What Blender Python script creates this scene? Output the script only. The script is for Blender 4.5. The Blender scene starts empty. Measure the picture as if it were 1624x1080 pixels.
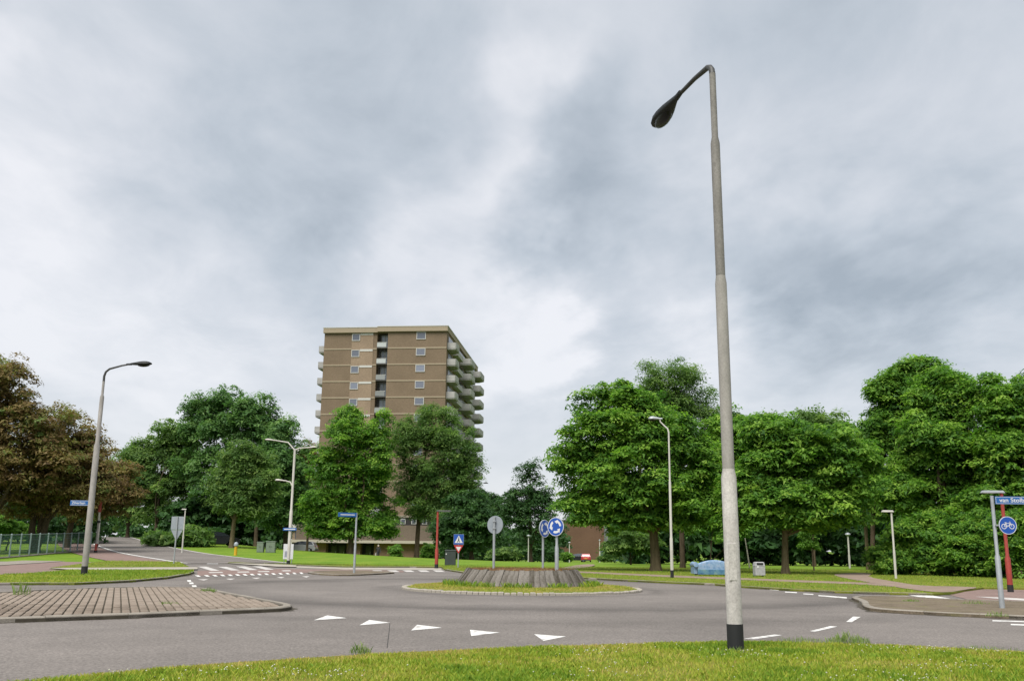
import bpy, bmesh, math, random
import numpy as np
from mathutils import Vector, Matrix

random.seed(7)
rng = np.random.default_rng(11)
S = bpy.context.scene
COL = S.collection

# ------------------------------------------------------------------ camera
PW, PH = 1624, 1080
FPX = 1514.0
PITCH = math.radians(12.2)
ROLL = math.radians(0.64)
HC = 1.2
_r = np.array([1, 0, 0.0])
_w = np.array([0, math.cos(PITCH), math.sin(PITCH)])
_u = np.array([0, -math.sin(PITCH), math.cos(PITCH)])
RV = _r * math.cos(ROLL) + _u * math.sin(ROLL)
UV = _u * math.cos(ROLL) - _r * math.sin(ROLL)
CAM = np.array([0, 0, HC])

cd = bpy.data.cameras.new('camera')
cam = bpy.data.objects.new('camera', cd)
COL.objects.link(cam)
cd.sensor_fit = 'HORIZONTAL'
cd.sensor_width = 36.0
cd.lens = FPX / PW * 36.0
cd.clip_start = 0.1
cd.clip_end = 5000
M = Matrix.Identity(4)
for i in range(3):
    M[i][0] = RV[i]; M[i][1] = UV[i]; M[i][2] = -_w[i]; M[i][3] = CAM[i]
cam.matrix_world = M
S.camera = cam


def ray(px, py):
    return _w * FPX + RV * (px - PW / 2) + UV * (PH / 2 - py)


def G(px, py, z=0.0):
    d = ray(px, py)
    t = (z - HC) / d[2]
    return CAM + d * t


def at(px, py, Y):
    d = ray(px, py)
    return CAM + d * (Y / d[1])


# ------------------------------------------------------------------ sky, sun, exposure
S.view_settings.view_transform = 'Standard'
S.view_settings.look = 'None'
S.view_settings.gamma = 1.0
S.view_settings.use_curve_mapping = False
S.view_settings.exposure = 1.9

SUN_EL, SUN_AZ = math.radians(58), math.radians(205)     # azimuth clockwise from +Y
sd = bpy.data.lights.new('sun', 'SUN')
sd.energy = 1.5
sd.angle = math.radians(45)
sd.color = (1.0, 0.96, 0.9)
sun = bpy.data.objects.new('sun', sd)
COL.objects.link(sun)
sdir = Vector((math.sin(SUN_AZ) * math.cos(SUN_EL), math.cos(SUN_AZ) * math.cos(SUN_EL), math.sin(SUN_EL)))
sun.rotation_euler = (-sdir).to_track_quat('-Z', 'Y').to_euler()
sun.location = (0, -20, 60)

world = bpy.data.worlds.new('World')
S.world = world
world.use_nodes = True


def build_world():
    nt = world.node_tree
    N, L = nt.nodes, nt.links
    N.clear()
    out = N.new('ShaderNodeOutputWorld')
    bg = N.new('ShaderNodeBackground')
    bg.inputs['Strength'].default_value = 0.1
    L.new(bg.outputs[0], out.inputs[0])
    sky = N.new('ShaderNodeTexSky')
    sky.sky_type = 'NISHITA'
    sky.sun_disc = False
    sky.sun_elevation = SUN_EL
    sky.sun_rotation = SUN_AZ
    tc = N.new('ShaderNodeTexCoord')

    def math_(op, a, b=None, clamp=False):
        n = N.new('ShaderNodeMath'); n.operation = op; n.use_clamp = clamp
        for i, v in enumerate((a, b)):
            if v is None: continue
            if hasattr(v, 'default_value') or hasattr(v, 'is_linked'):
                L.new(v, n.inputs[i])
            else:
                n.inputs[i].default_value = v
        return n.outputs[0]

    def vmath(op, a, b):
        n = N.new('ShaderNodeVectorMath'); n.operation = op
        for i, v in enumerate((a, b)):
            if isinstance(v, (tuple, list)):
                n.inputs[i].default_value = v
            else:
                L.new(v, n.inputs[i])
        return n
    dirv = tc.outputs['Generated']
    # cloud deck: direction projected on a plane overhead
    sep = N.new('ShaderNodeSeparateXYZ'); L.new(dirv, sep.inputs[0])
    zz = math_('ADD', math_('MAXIMUM', sep.outputs[2], 0.0), 0.22)
    cx = math_('DIVIDE', sep.outputs[0], zz)
    cy = math_('DIVIDE', sep.outputs[1], zz)
    cmb = N.new('ShaderNodeCombineXYZ')
    L.new(cx, cmb.inputs[0]); L.new(cy, cmb.inputs[1])
    mp = N.new('ShaderNodeMapping'); L.new(cmb.outputs[0], mp.inputs[0])
    mp.inputs['Rotation'].default_value = (0, 0, 0.5)
    mp.inputs['Scale'].default_value = (1.15, 0.8, 1)
    mp.inputs['Location'].default_value = (3.1, 1.7, 0)

    def noise(vec, sc, det, rough, dist=0.0):
        n = N.new('ShaderNodeTexNoise')
        n.inputs['Scale'].default_value = sc
        n.inputs['Detail'].default_value = det
        n.inputs['Roughness'].default_value = rough
        n.inputs['Distortion'].default_value = dist
        L.new(vec, n.inputs['Vector'])
        return n
    n1 = noise(mp.outputs[0], 1.3, 8, 0.52, 0.35)
    n2 = noise(mp.outputs[0], 3.6, 9, 0.60, 0.45)
    # warp for the broad cloud masses
    wn = noise(mp.outputs[0], 1.9, 5, 0.55, 0.0)
    wv = vmath('SUBTRACT', wn.outputs['Color'], (0.5, 0.5, 0.5))
    ws = N.new('ShaderNodeVectorMath'); ws.operation = 'SCALE'
    L.new(wv.outputs[0], ws.inputs[0]); ws.inputs['Scale'].default_value = 0.5
    wd = vmath('ADD', dirv, ws.outputs[0])
    wnrm = N.new('ShaderNodeVectorMath'); wnrm.operation = 'NORMALIZE'
    L.new(wd.outputs[0], wnrm.inputs[0])
    acc = math_('ADD', math_('MULTIPLY', n1.outputs['Fac'], 0.85), math_('MULTIPLY', n2.outputs['Fac'], 0.46))
    blobs = [(590, 330, 7.5, -0.13), (240, 130, 9, -0.06), (620, 60, 10, -0.08), (1010, 310, 6, -0.22), (1400, 430, 7, -0.20),
             (1250, 450, 5.5, -0.16), (890, 570, 5, -0.17), (1500, 250, 6, 0.04), (830, 190, 4.5, 0.22), (690, 460, 6, 0.22),
             (860, 400, 4, 0.2), (60, 300, 10, 0.12), (1330, 60, 9, -0.08), (1050, 150, 7, -0.02), (1270, 250, 6, 0.13),
             (300, 480, 9, 0.13), (20, 60, 3, 0.14), (1130, 580, 5, 0.12), (1560, 560, 5, 0.05)]
    for px, py, sig, amp in blobs:
        d = ray(px, py); d = d / np.linalg.norm(d)
        dt = N.new('ShaderNodeVectorMath'); dt.operation = 'DOT_PRODUCT'
        L.new(wnrm.outputs[0], dt.inputs[0]); dt.inputs[1].default_value = tuple(d)
        k = 1.0 / (1 - math.cos(math.radians(sig)))
        e = math_('POWER', 2.718, math_('MULTIPLY', math_('SUBTRACT', dt.outputs['Value'], 1.0), k))
        acc = math_('ADD', acc, math_('MULTIPLY', e, amp * 1.3))
    cr = N.new('ShaderNodeValToRGB')
    L.new(acc, cr.inputs[0])
    el = cr.color_ramp.elements
    el[0].position = 0.28; el[0].color = (0.206, 0.234, 0.264, 1)
    el[1].position = 0.92; el[1].color = (0.470, 0.472, 0.490, 1)
    e = el.new(0.50); e.color = (0.290, 0.317, 0.348, 1)
    e = el.new(0.71); e.color = (0.372, 0.388, 0.414, 1)
    # towards the horizon the deck thins to an even pale grey
    hz = N.new('ShaderNodeMapRange')
    L.new(sep.outputs[2], hz.inputs['Value'])
    hz.inputs['From Min'].default_value = 0.0
    hz.inputs['From Max'].default_value = 0.24
    hz.inputs['To Min'].default_value = 0.85
    hz.inputs['To Max'].default_value = 0.0
    hz.interpolation_type = 'SMOOTHSTEP'
    mh = N.new('ShaderNodeMix'); mh.data_type = 'RGBA'
    L.new(hz.outputs[0], mh.inputs['Factor'])
    L.new(cr.outputs[0], mh.inputs['A'])
    mh.inputs['B'].default_value = (0.415, 0.422, 0.442, 1)
    sc = N.new('ShaderNodeVectorMath'); sc.operation = 'SCALE'
    L.new(mh.outputs['Result'], sc.inputs[0]); sc.inputs['Scale'].default_value = 4.9
    mx = N.new('ShaderNodeMix'); mx.data_type = 'RGBA'
    mx.inputs['Factor'].default_value = 0.96
    L.new(sky.outputs[0], mx.inputs['A'])
    L.new(sc.outputs[0], mx.inputs['B'])
    L.new(mx.outputs['Result'], bg.inputs['Color'])


build_world()

# ------------------------------------------------------------------ materials
MATS = {}
ALB = 0.715


def _base(name):
    m = bpy.data.materials.new(name)
    m.use_nodes = True
    nt = m.node_tree
    p = nt.nodes['Principled BSDF']
    return m, nt, p


def ramp_mat(name, stops, scale=4.0, detail=6, rough=0.8, bump=0.0, bscale=None, spec=0.3, metal=0.0, rnd=0.0, stretch=None, coord='Object', fine=0.0):
    """noise driven colour ramp + bump; stops = [(pos,(r,g,b)),...]"""
    if name in MATS: return MATS[name]
    stops = [(q, tuple(v * ALB for v in c)) for q, c in stops]
    m, nt, p = _base(name)
    N, L = nt.nodes, nt.links
    tc = N.new('ShaderNodeTexCoord')
    vec = tc.outputs[coord]
    if stretch:
        mp = N.new('ShaderNodeMapping'); mp.inputs['Scale'].default_value = stretch
        L.new(vec, mp.inputs[0]); vec = mp.outputs[0]
    n = N.new('ShaderNodeTexNoise')
    n.inputs['Scale'].default_value = scale; n.inputs['Detail'].default_value = detail
    n.inputs['Roughness'].default_value = 0.62
    L.new(vec, n.inputs['Vector'])
    fac = n.outputs['Fac']
    if rnd:
        oi = N.new('ShaderNodeObjectInfo')
        a = N.new('ShaderNodeMath'); a.operation = 'MULTIPLY_ADD'
        L.new(oi.outputs['Random'], a.inputs[0]); a.inputs[1].default_value = rnd; L.new(fac, a.inputs[2])
        s = N.new('ShaderNodeMath'); s.operation = 'SUBTRACT'; L.new(a.outputs[0], s.inputs[0]); s.inputs[1].default_value = rnd / 2
        fac = s.outputs[0]
    cr = N.new('ShaderNodeValToRGB')
    L.new(fac, cr.inputs[0])
    el = cr.color_ramp.elements
    el[0].position = stops[0][0]; el[0].color = (*stops[0][1], 1)
    el[1].position = stops[-1][0]; el[1].color = (*stops[-1][1], 1)
    for q, c in stops[1:-1]:
        e = el.new(q); e.color = (*c, 1)
    col = cr.outputs[0]
    if fine:
        n2 = N.new('ShaderNodeTexNoise'); n2.inputs['Scale'].default_value = bscale or scale * 20
        n2.inputs['Detail'].default_value = 3
        L.new(tc.outputs[coord], n2.inputs['Vector'])
        mr = N.new('ShaderNodeMapRange'); L.new(n2.outputs['Fac'], mr.inputs[0])
        mr.inputs[1].default_value = 0.25; mr.inputs[2].default_value = 0.75
        mr.inputs[3].default_value = 1 - fine; mr.inputs[4].default_value = 1 + fine
        vm = N.new('ShaderNodeVectorMath'); vm.operation = 'SCALE'
        L.new(col, vm.inputs[0]); L.new(mr.outputs[0], vm.inputs['Scale'])
        col = vm.outputs[0]
    L.new(col, p.inputs['Base Color'])
    p.inputs['Roughness'].default_value = rough
    p.inputs['Metallic'].default_value = metal
    p.inputs['Specular IOR Level'].default_value = spec
    if bump:
        nb = N.new('ShaderNodeTexNoise'); nb.inputs['Scale'].default_value = bscale or scale * 12
        nb.inputs['Detail'].default_value = 4
        L.new(tc.outputs[coord], nb.inputs['Vector'])
        b = N.new('ShaderNodeBump'); b.inputs['Strength'].default_value = bump; b.inputs['Distance'].default_value = 0.02
        L.new(nb.outputs['Fac'], b.inputs['Height']); L.new(b.outputs[0], p.inputs['Normal'])
    MATS[name] = m
    return m


def plain(name, c, rough=0.5, metal=0.0, spec=0.4, var=0.12, scale=8.0):
    lo = tuple(x * (1 - var) for x in c); hi = tuple(min(1, x * (1 + var)) for x in c)
    return ramp_mat(name, [(0.3, lo), (0.7, hi)], scale=scale, detail=5, rough=rough, metal=metal, spec=spec)


def glass_mat(name, c=(0.05, 0.06, 0.07), rough=0.08):
    if name in MATS: return MATS[name]
    m, nt, p = _base(name)
    N, L = nt.nodes, nt.links
    oi = N.new('ShaderNodeObjectInfo')
    cr = N.new('ShaderNodeValToRGB'); L.new(oi.outputs['Random'], cr.inputs[0])
    cr.color_ramp.elements[0].color = (*c, 1)
    cr.color_ramp.elements[1].color = (c[0] * 3.2, c[1] * 3.2, c[2] * 3.3, 1)
    L.new(cr.outputs[0], p.inputs['Base Color'])
    p.inputs['Roughness'].default_value = rough
    p.inputs['Specular IOR Level'].default_value = 0.9
    MATS[name] = m
    return m


def leaf_mat(name, cols, trans=0.3, rough=0.55):
    """leaf colour by a per-leaf attribute, part of the light let through"""
    if name in MATS: return MATS[name]
    m, nt, p = _base(name)
    N, L = nt.nodes, nt.links
    at_ = N.new('ShaderNodeAttribute'); at_.attribute_name = 'tint'
    cr = N.new('ShaderNodeValToRGB'); L.new(at_.outputs['Fac'], cr.inputs[0])
    el = cr.color_ramp.elements
    el[0].position = 0.0; el[0].color = (*cols[0], 1)
    el[1].position = 1.0; el[1].color = (*cols[-1], 1)
    for i, c in enumerate(cols[1:-1]):
        e = el.new((i + 1) / (len(cols) - 1)); e.color = (*c, 1)
    L.new(cr.outputs[0], p.inputs['Base Color'])
    p.inputs['Roughness'].default_value = rough
    p.inputs['Specular IOR Level'].default_value = 0.25
    t = N.new('ShaderNodeBsdfTranslucent')
    vm = N.new('ShaderNodeVectorMath'); vm.operation = 'MULTIPLY'
    L.new(cr.outputs[0], vm.inputs[0]); vm.inputs[1].default_value = (1.05, 1.2, 0.75)
    L.new(vm.outputs[0], t.inputs['Color'])
    ms = N.new('ShaderNodeMixShader'); ms.inputs[0].default_value = trans
    L.new(p.outputs[0], ms.inputs[1]); L.new(t.outputs[0], ms.inputs[2])
    L.new(ms.outputs[0], N['Material Output'].inputs['Surface'])
    MATS[name] = m
    return m


RC = np.array([0.36, 28.55])          # centre of the roundabout


def asphalt_mat():
    m, nt, p = _base('asphalt')
    N, L = nt.nodes, nt.links
    tc = N.new('ShaderNodeTexCoord')

    def noise(sc, det=5, rough=0.6, stretch=None):
        v = tc.outputs['Object']
        if stretch:
            mp = N.new('ShaderNodeMapping'); mp.inputs['Scale'].default_value = stretch; L.new(v, mp.inputs[0]); v = mp.outputs[0]
        n = N.new('ShaderNodeTexNoise'); n.inputs['Scale'].default_value = sc; n.inputs['Detail'].default_value = det
        n.inputs['Roughness'].default_value = rough; L.new(v, n.inputs['Vector'])
        return n.outputs['Fac']

    def mr(v, a, b, c, d):
        n = N.new('ShaderNodeMapRange'); L.new(v, n.inputs[0])
        for i, q in enumerate((a, b, c, d)): n.inputs[i + 1].default_value = q
        return n.outputs[0]

    def mul(a, b):
        n = N.new('ShaderNodeMath'); n.operation = 'MULTIPLY'; L.new(a, n.inputs[0])
        if isinstance(b, float): n.inputs[1].default_value = b
        else: L.new(b, n.inputs[1])
        return n.outputs[0]
    big = mr(noise(0.22, 6), 0.3, 0.7, 0.80, 1.15)
    mid = mr(noise(1.3, 6, 0.7), 0.3, 0.7, 0.90, 1.10)
    fin = mr(noise(30, 3, 0.7), 0.3, 0.7, 0.55, 1.45)
    fin2 = mr(noise(13, 3, 0.6), 0.3, 0.7, 0.86, 1.14)
    # rings worn and darkened by traffic round the island
    sub = N.new('ShaderNodeVectorMath'); sub.operation = 'SUBTRACT'
    L.new(tc.outputs['Object'], sub.inputs[0]); sub.inputs[1].default_value = (RC[0], RC[1], 0)
    ln = N.new('ShaderNodeVectorMath'); ln.operation = 'LENGTH'; L.new(sub.outputs[0], ln.inputs[0])
    wob = N.new('ShaderNodeMath'); wob.operation = 'MULTIPLY_ADD'
    L.new(noise(0.25, 4), wob.inputs[0]); wob.inputs[1].default_value = 2.6; L.new(ln.outputs['Value'], wob.inputs[2])
    cr = N.new('ShaderNodeValToRGB')
    L.new(mr(wob.outputs[0], 0, 16, 0, 1), cr.inputs[0])
    el = cr.color_ramp.elements
    el[0].position = 0.0; el[0].color = (1, 1, 1, 1)
    el[1].position = 1.0; el[1].color = (1, 1, 1, 1)
    for q, v in ((0.30, 1.0), (0.325, 0.75), (0.36, 1.02), (0.52, 1.05), (0.60, 0.86), (0.655, 0.66), (0.70, 0.95), (0.78, 1.03), (0.86, 0.84), (0.92, 1.0)):
        e = el.new(q); e.color = (v, v, v, 1)
    tot = mul(mul(mul(mul(big, mid), fin), fin2), cr.outputs[0])
    vm = N.new('ShaderNodeVectorMath'); vm.operation = 'SCALE'
    vm.inputs[0].default_value = (0.152, 0.136, 0.124)
    L.new(tot, vm.inputs['Scale'])
    L.new(vm.outputs[0], p.inputs['Base Color'])
    p.inputs['Roughness'].default_value = 0.86
    p.inputs['Specular IOR Level'].default_value = 0.25
    b = N.new('ShaderNodeBump'); b.inputs['Strength'].default_value = 0.5; b.inputs['Distance'].default_value = 0.01
    L.new(noise(60, 2), b.inputs['Height']); L.new(b.outputs[0], p.inputs['Normal'])
    MATS['asphalt'] = m
    return m


ASPH = asphalt_mat()
GRASS = ramp_mat('lawn', [(0.28, (0.10, 0.20, 0.018)), (0.5, (0.16, 0.27, 0.026)), (0.72, (0.24, 0.30, 0.04))], scale=0.55, detail=9, rough=0.9, bump=0.5, bscale=14, spec=0.1, fine=0.35)
SOIL = ramp_mat('verge_soil', [(0.3, (0.11, 0.16, 0.022)), (0.55, (0.20, 0.22, 0.035)), (0.75, (0.30, 0.24, 0.08))], scale=1.2, detail=9, rough=0.95, bump=0.5, bscale=30, spec=0.1, fine=0.3)
CONC = ramp_mat('concrete', [(0.3, (0.24, 0.215, 0.18)), (0.7, (0.37, 0.335, 0.285))], scale=2.5, detail=8, rough=0.9, bump=0.3, bscale=60, spec=0.2, rnd=0.04, fine=0.15)
CONCP = ramp_mat('pale_concrete', [(0.3, (0.34, 0.31, 0.26)), (0.7, (0.52, 0.48, 0.41))], scale=1.5, detail=8, rough=0.9, spec=0.2, fine=0.15, bscale=30)
BED = ramp_mat('joint_bed', [(0.3, (0.075, 0.065, 0.05)), (0.7, (0.13, 0.115, 0.085))], scale=3, detail=6, rough=0.95, spec=0.1)
BRICKG = ramp_mat('paving_brick', [(0.25, (0.19, 0.152, 0.118)), (0.5, (0.265, 0.215, 0.17)), (0.75, (0.34, 0.28, 0.225))], scale=1.6, detail=7, rough=0.9, spec=0.2, rnd=0.35, bump=0.3, bscale=70, fine=0.16)
REDP = ramp_mat('red_paving', [(0.3, (0.215, 0.15, 0.13)), (0.7, (0.31, 0.22, 0.195))], scale=1.2, detail=7, rough=0.9, spec=0.2, fine=0.2, bscale=16)
BROWNP = ramp_mat('brown_path', [(0.3, (0.24, 0.175, 0.135)), (0.7, (0.36, 0.28, 0.22))], scale=1.2, detail=7, rough=0.9, spec=0.2, fine=0.15, bscale=12)
WEEDP = ramp_mat('weathered_island_paving', [(0.3, (0.14, 0.115, 0.075)), (0.55, (0.21, 0.17, 0.125)), (0.75, (0.17, 0.17, 0.06))], scale=1.4, detail=9, rough=0.95, spec=0.1, fine=0.3, bscale=22)
PAINT = ramp_mat('road_paint', [(0.34, (0.24, 0.22, 0.20)), (0.42, (0.62, 0.60, 0.57)), (0.5, (0.82, 0.81, 0.78)), (0.75, (0.95, 0.94, 0.91))], scale=7, detail=9, rough=0.7, spec=0.3, fine=0.06, bscale=60)
PAINTW = ramp_mat('worn_road_paint', [(0.3, (0.42, 0.38, 0.36)), (0.6, (0.68, 0.66, 0.63))], scale=3, detail=8, rough=0.8, spec=0.2)
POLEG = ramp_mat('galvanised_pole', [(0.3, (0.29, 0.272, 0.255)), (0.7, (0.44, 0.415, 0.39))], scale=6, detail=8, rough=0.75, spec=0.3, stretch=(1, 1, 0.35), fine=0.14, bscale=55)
POLEW = ramp_mat('pale_pole', [(0.3, (0.52, 0.50, 0.45)), (0.7, (0.68, 0.66, 0.60))], scale=5, detail=7, rough=0.65, spec=0.3, stretch=(1, 1, 0.3), fine=0.1, bscale=50)
STEEL = plain('steel_pole', (0.42, 0.45, 0.47), 0.5, 0.3, 0.5)
BLACK = plain('black_band', (0.018, 0.019, 0.021), 0.7)
DARKM = plain('lamp_housing', (0.012, 0.015, 0.015), 0.55, 0.0, 0.3, 0.25)
ARMD = plain('lamp_arm', (0.06, 0.06, 0.058), 0.55, 0.2, 0.5, 0.25)
REDM = plain('red_paint', (0.36, 0.05, 0.035), 0.5, 0.0, 0.4, 0.2)
BLUE = plain('sign_blue', (0.012, 0.09, 0.44), 0.4, 0, 0.5, 0.06)
BLUEL = plain('street_sign_blue', (0.02, 0.13, 0.40), 0.4, 0, 0.5, 0.08)
WHITE = plain('sign_white', (0.78, 0.79, 0.80), 0.45, 0, 0.4, 0.05)
SREDM = plain('sign_red', (0.55, 0.03, 0.035), 0.45, 0, 0.4, 0.06)
SBACK = plain('sign_back_grey', (0.34, 0.38, 0.42), 0.5, 0.1, 0.4, 0.1)
BARK = ramp_mat('bark', [(0.3, (0.055, 0.042, 0.028)), (0.7, (0.15, 0.115, 0.075))], scale=3, detail=9, rough=0.95, bump=0.8, bscale=14, spec=0.1, stretch=(3, 3, 0.6))
BARKL = ramp_mat('pale_bark', [(0.3, (0.11, 0.09, 0.05)), (0.7, (0.23, 0.185, 0.11))], scale=3, detail=9, rough=0.95, bump=0.8, bscale=14, spec=0.1, stretch=(3, 3, 0.6))

# ------------------------------------------------------------------ mesh helpers


class MB:
    def __init__(s):
        s.v = []; s.f = []

    def add(s, vs, fs):
        o = len(s.v)
        s.v += [tuple(map(float, q)) for q in vs]
        s.f += [tuple(i + o for i in f) for f in fs]

    def box(s, c, d, rz=0.0, taper=1.0, bev=0.0):
        cx, cy, cz = c; hx, hy, hz = d[0] / 2, d[1] / 2, d[2] / 2
        ca, sa = math.cos(rz), math.sin(rz)
        if bev <= 0:
            L = [(-hx, -hy, -hz, 1), (hx, -hy, -hz, 1), (hx, hy, -hz, 1), (-hx, hy, -hz, 1), (-hx, -hy, hz, taper), (hx, -hy, hz, taper), (hx, hy, hz, taper), (-hx, hy, hz, taper)]
            vs = [(cx + (x * t) * ca - (y * t) * sa, cy + (x * t) * sa + (y * t) * ca, cz + z) for x, y, z, t in L]
            s.add(vs, [(3, 2, 1, 0), (4, 5, 6, 7), (0, 1, 5, 4), (1, 2, 6, 5), (2, 3, 7, 6), (3, 0, 4, 7)])
        else:
            b = bev
            vs = []
            rings = [(-hz, hx, hy), (hz - b, hx * taper, hy * taper), (hz, hx * taper - b, hy * taper - b)]
            for z, ax, ay in rings:
                for x, y in ((-ax, -ay), (ax, -ay), (ax, ay), (-ax, ay)):
                    vs.append((cx + x * ca - y * sa, cy + x * sa + y * ca, cz + z))
            fs = [(3, 2, 1, 0), (8, 9, 10, 11)]
            for k in (0, 4):
                for i in range(4):
                    j = (i + 1) % 4
                    fs.append((k + i, k + j, k + 4 + j, k + 4 + i))
            s.add(vs, fs)

    def tube(s, pts, rad, n=10, cap=True):
        pts = [Vector(tuple(map(float, p))) for p in pts]
        if not hasattr(rad, '__len__'): rad = [rad] * len(pts)
        vs = []; fs = []
        ref = Vector((0, 0, 1))
        prev = None
        for i, p in enumerate(pts):
            if i == 0: t = pts[1] - p
            elif i == len(pts) - 1: t = p - pts[i - 1]
            else: t = (pts[i + 1] - pts[i - 1])
            if t.length < 1e-9: t = Vector((0, 0, 1))
            t.normalize()
            if prev is None:
                a = Vector((1, 0, 0)) if abs(t.x) < 0.9 else Vector((0, 1, 0))
                a = (a - t * a.dot(t)).normalized()
            else:
                a = (prev - t * prev.dot(t)).normalized()
            prev = a
            b = t.cross(a)
            for k in range(n):
                q = 2 * math.pi * k / n
                vs.append(p + (a * math.cos(q) + b * math.sin(q)) * rad[i])
        for i in range(len(pts) - 1):
            for k in range(n):
                j = (k + 1) % n
                fs.append((i * n + k, i * n + j, (i + 1) * n + j, (i + 1) * n + k))
        if cap:
            fs.append(tuple(range(n - 1, -1, -1)))
            fs.append(tuple((len(pts) - 1) * n + k for k in range(n)))
        s.add(vs, fs)

    def lathe(s, prof, c=(0, 0, 0), n=16, sx=1.0, sy=1.0):
        vs = []; fs = []
        for r, z in prof:
            for k in range(n):
                q = 2 * math.pi * k / n
                vs.append((c[0] + r * sx * math.cos(q), c[1] + r * sy * math.sin(q), c[2] + z))
        m = len(prof)
        for i in range(m - 1):
            for k in range(n):
                j = (k + 1) % n
                fs.append((i * n + k, i * n + j, (i + 1) * n + j, (i + 1) * n + k))
        fs.append(tuple(range(n - 1, -1, -1))); fs.append(tuple((m - 1) * n + k for k in range(n)))
        s.add(vs, fs)

    def prism(s, poly, z0, z1, frame=None):
        """poly in 2-D extruded between z0 and z1; frame maps (x,y,z)->world"""
        n = len(poly)
        ar = sum(poly[i][0] * poly[(i + 1) % n][1] - poly[(i + 1) % n][0] * poly[i][1] for i in range(n))
        if ar < 0: poly = poly[::-1]
        vs = [(x, y, z0) for x, y in poly] + [(x, y, z1) for x, y in poly]
        if frame is not None: vs = [frame @ Vector(v) for v in vs]
        fs = [tuple(range(n - 1, -1, -1)), tuple(range(n, 2 * n))]
        for i in range(n):
            j = (i + 1) % n
            fs.append((i, j, n + j, n + i))
        s.add(vs, fs)

    def sheet(s, poly3):
        s.add(poly3, [tuple(range(len(poly3)))])

    def build(s, name, mat, parent=None, smooth=False, tri=False):
        me = bpy.data.meshes.new(name)
        me.from_pydata(s.v, [], s.f)
        if tri:
            bm = bmesh.new(); bm.from_mesh(me)
            bmesh.ops.triangulate(bm, faces=[f for f in bm.faces if len(f.verts) > 4])
            bm.to_mesh(me); bm.free()
        me.update()
        if smooth:
            me.polygons.foreach_set('use_smooth', [True] * len(me.polygons))
            try: me.set_sharp_from_angle(angle=math.radians(40))
            except Exception: pass
        if mat: me.materials.append(mat)
        o = bpy.data.objects.new(name, me)
        COL.objects.link(o)
        if parent is not None: o.parent = parent
        return o


def tag(o, label=None, cat=None, group=None, kind=None):
    if label: o['label'] = label
    if cat: o['category'] = cat
    if group: o['group'] = group
    if kind: o['kind'] = kind
    return o


def empty(name, loc, rz=0.0):
    o = bpy.data.objects.new(name, None)
    o.empty_display_size = 0.3
    o.location = tuple(map(float, loc)); o.rotation_euler = (0, 0, rz)
    COL.objects.link(o)
    return o


def copy_tree(o, parent=None):
    c = o.copy(); COL.objects.link(c); c.parent = parent
    for ch in list(o.children): copy_tree(ch, c)
    return c


def chaikin(pts, it=2, closed=False):
    pts = [np.array(p, float) for p in pts]
    for _ in range(it):
        new = []
        n = len(pts)
        rngi = range(n if closed else n - 1)
        if not closed: new.append(pts[0])
        for i in rngi:
            a, b = pts[i], pts[(i + 1) % n]
            new += [a * 0.75 + b * 0.25, a * 0.25 + b * 0.75]
        if not closed: new.append(pts[-1])
        pts = new
    return pts


def sstep(a, b, x):
    t = np.clip((np.asarray(x, float) - a) / (b - a), 0, 1)
    return t * t * (3 - 2 * t)


# ------------------------------------------------------------------ terrain
RAMP = np.array([(-13.0, 50.0), (-16.9, 61.0), (-28.5, 80.0), (-41.5, 105.0), (-60.0, 145.0), (-77.0, 180.0), (-95.0, 220.0)])
RAMPZ_Y = np.array([50, 61, 80, 105, 145, 180, 230])
RAMPZ = np.array([0.0, 0.0, 0.36, 1.02, 2.05, 1.7, 0.2])


def ramp_dist(x, y):
    x = np.asarray(x, float); y = np.asarray(y, float)
    best = np.full(np.broadcast(x, y).shape, 1e9)
    for a, b in zip(RAMP[:-1], RAMP[1:]):
        d = b - a
        t = np.clip(((x - a[0]) * d[0] + (y - a[1]) * d[1]) / (d @ d), 0, 1)
        best = np.minimum(best, np.hypot(x - a[0] - t * d[0], y - a[1] - t * d[1]))
    return best


def gz(x, y):
    base = -1.3 * sstep(62, 190, y)
    w = 1 - sstep(7, 34, ramp_dist(x, y))
    rz = np.interp(y, RAMPZ_Y, RAMPZ)
    return base * (1 - w) + rz * w


def gzf(x, y): return float(gz(x, y))


def on(px, Y, py=870):
    """world point on the terrain, seen at column px at depth Y"""
    x = at(px, py, Y)[0]
    return np.array([x, Y, gzf(x, Y)])


def axis(a, b, fine0, fine1, stepf, grow=1.35):
    out = list(np.arange(fine0, fine1 + 1e-6, stepf))
    s = stepf; q = fine1
    while q < b:
        s *= grow; q += s; out.append(min(q, b))
    s = stepf; q = fine0
    while q > a:
        s *= grow; q -= s; out.insert(0, max(q, a))
    return np.array(out)


def build_ground():
    xs = axis(-1500, 1500, -110, 60, 2.5); ys = axis(-300, 2500, 55, 235, 2.5)
    X, Y = np.meshgrid(xs, ys)
    Z = gz(X, Y)
    n, m = X.shape
    me = bpy.data.meshes.new('ground')
    idx = np.arange(n * m).reshape(n, m)
    q = np.stack([idx[:-1, :-1], idx[:-1, 1:], idx[1:, 1:], idx[1:, :-1]], -1).reshape(-1, 4)
    me.from_pydata(np.stack([X, Y, Z], -1).reshape(-1, 3).tolist(), [], q.tolist())
    me.materials.append(GRASS); me.update()
    o = bpy.data.objects.new('ground', me); COL.objects.link(o)
    tag(o, kind='structure')


build_ground()


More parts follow.
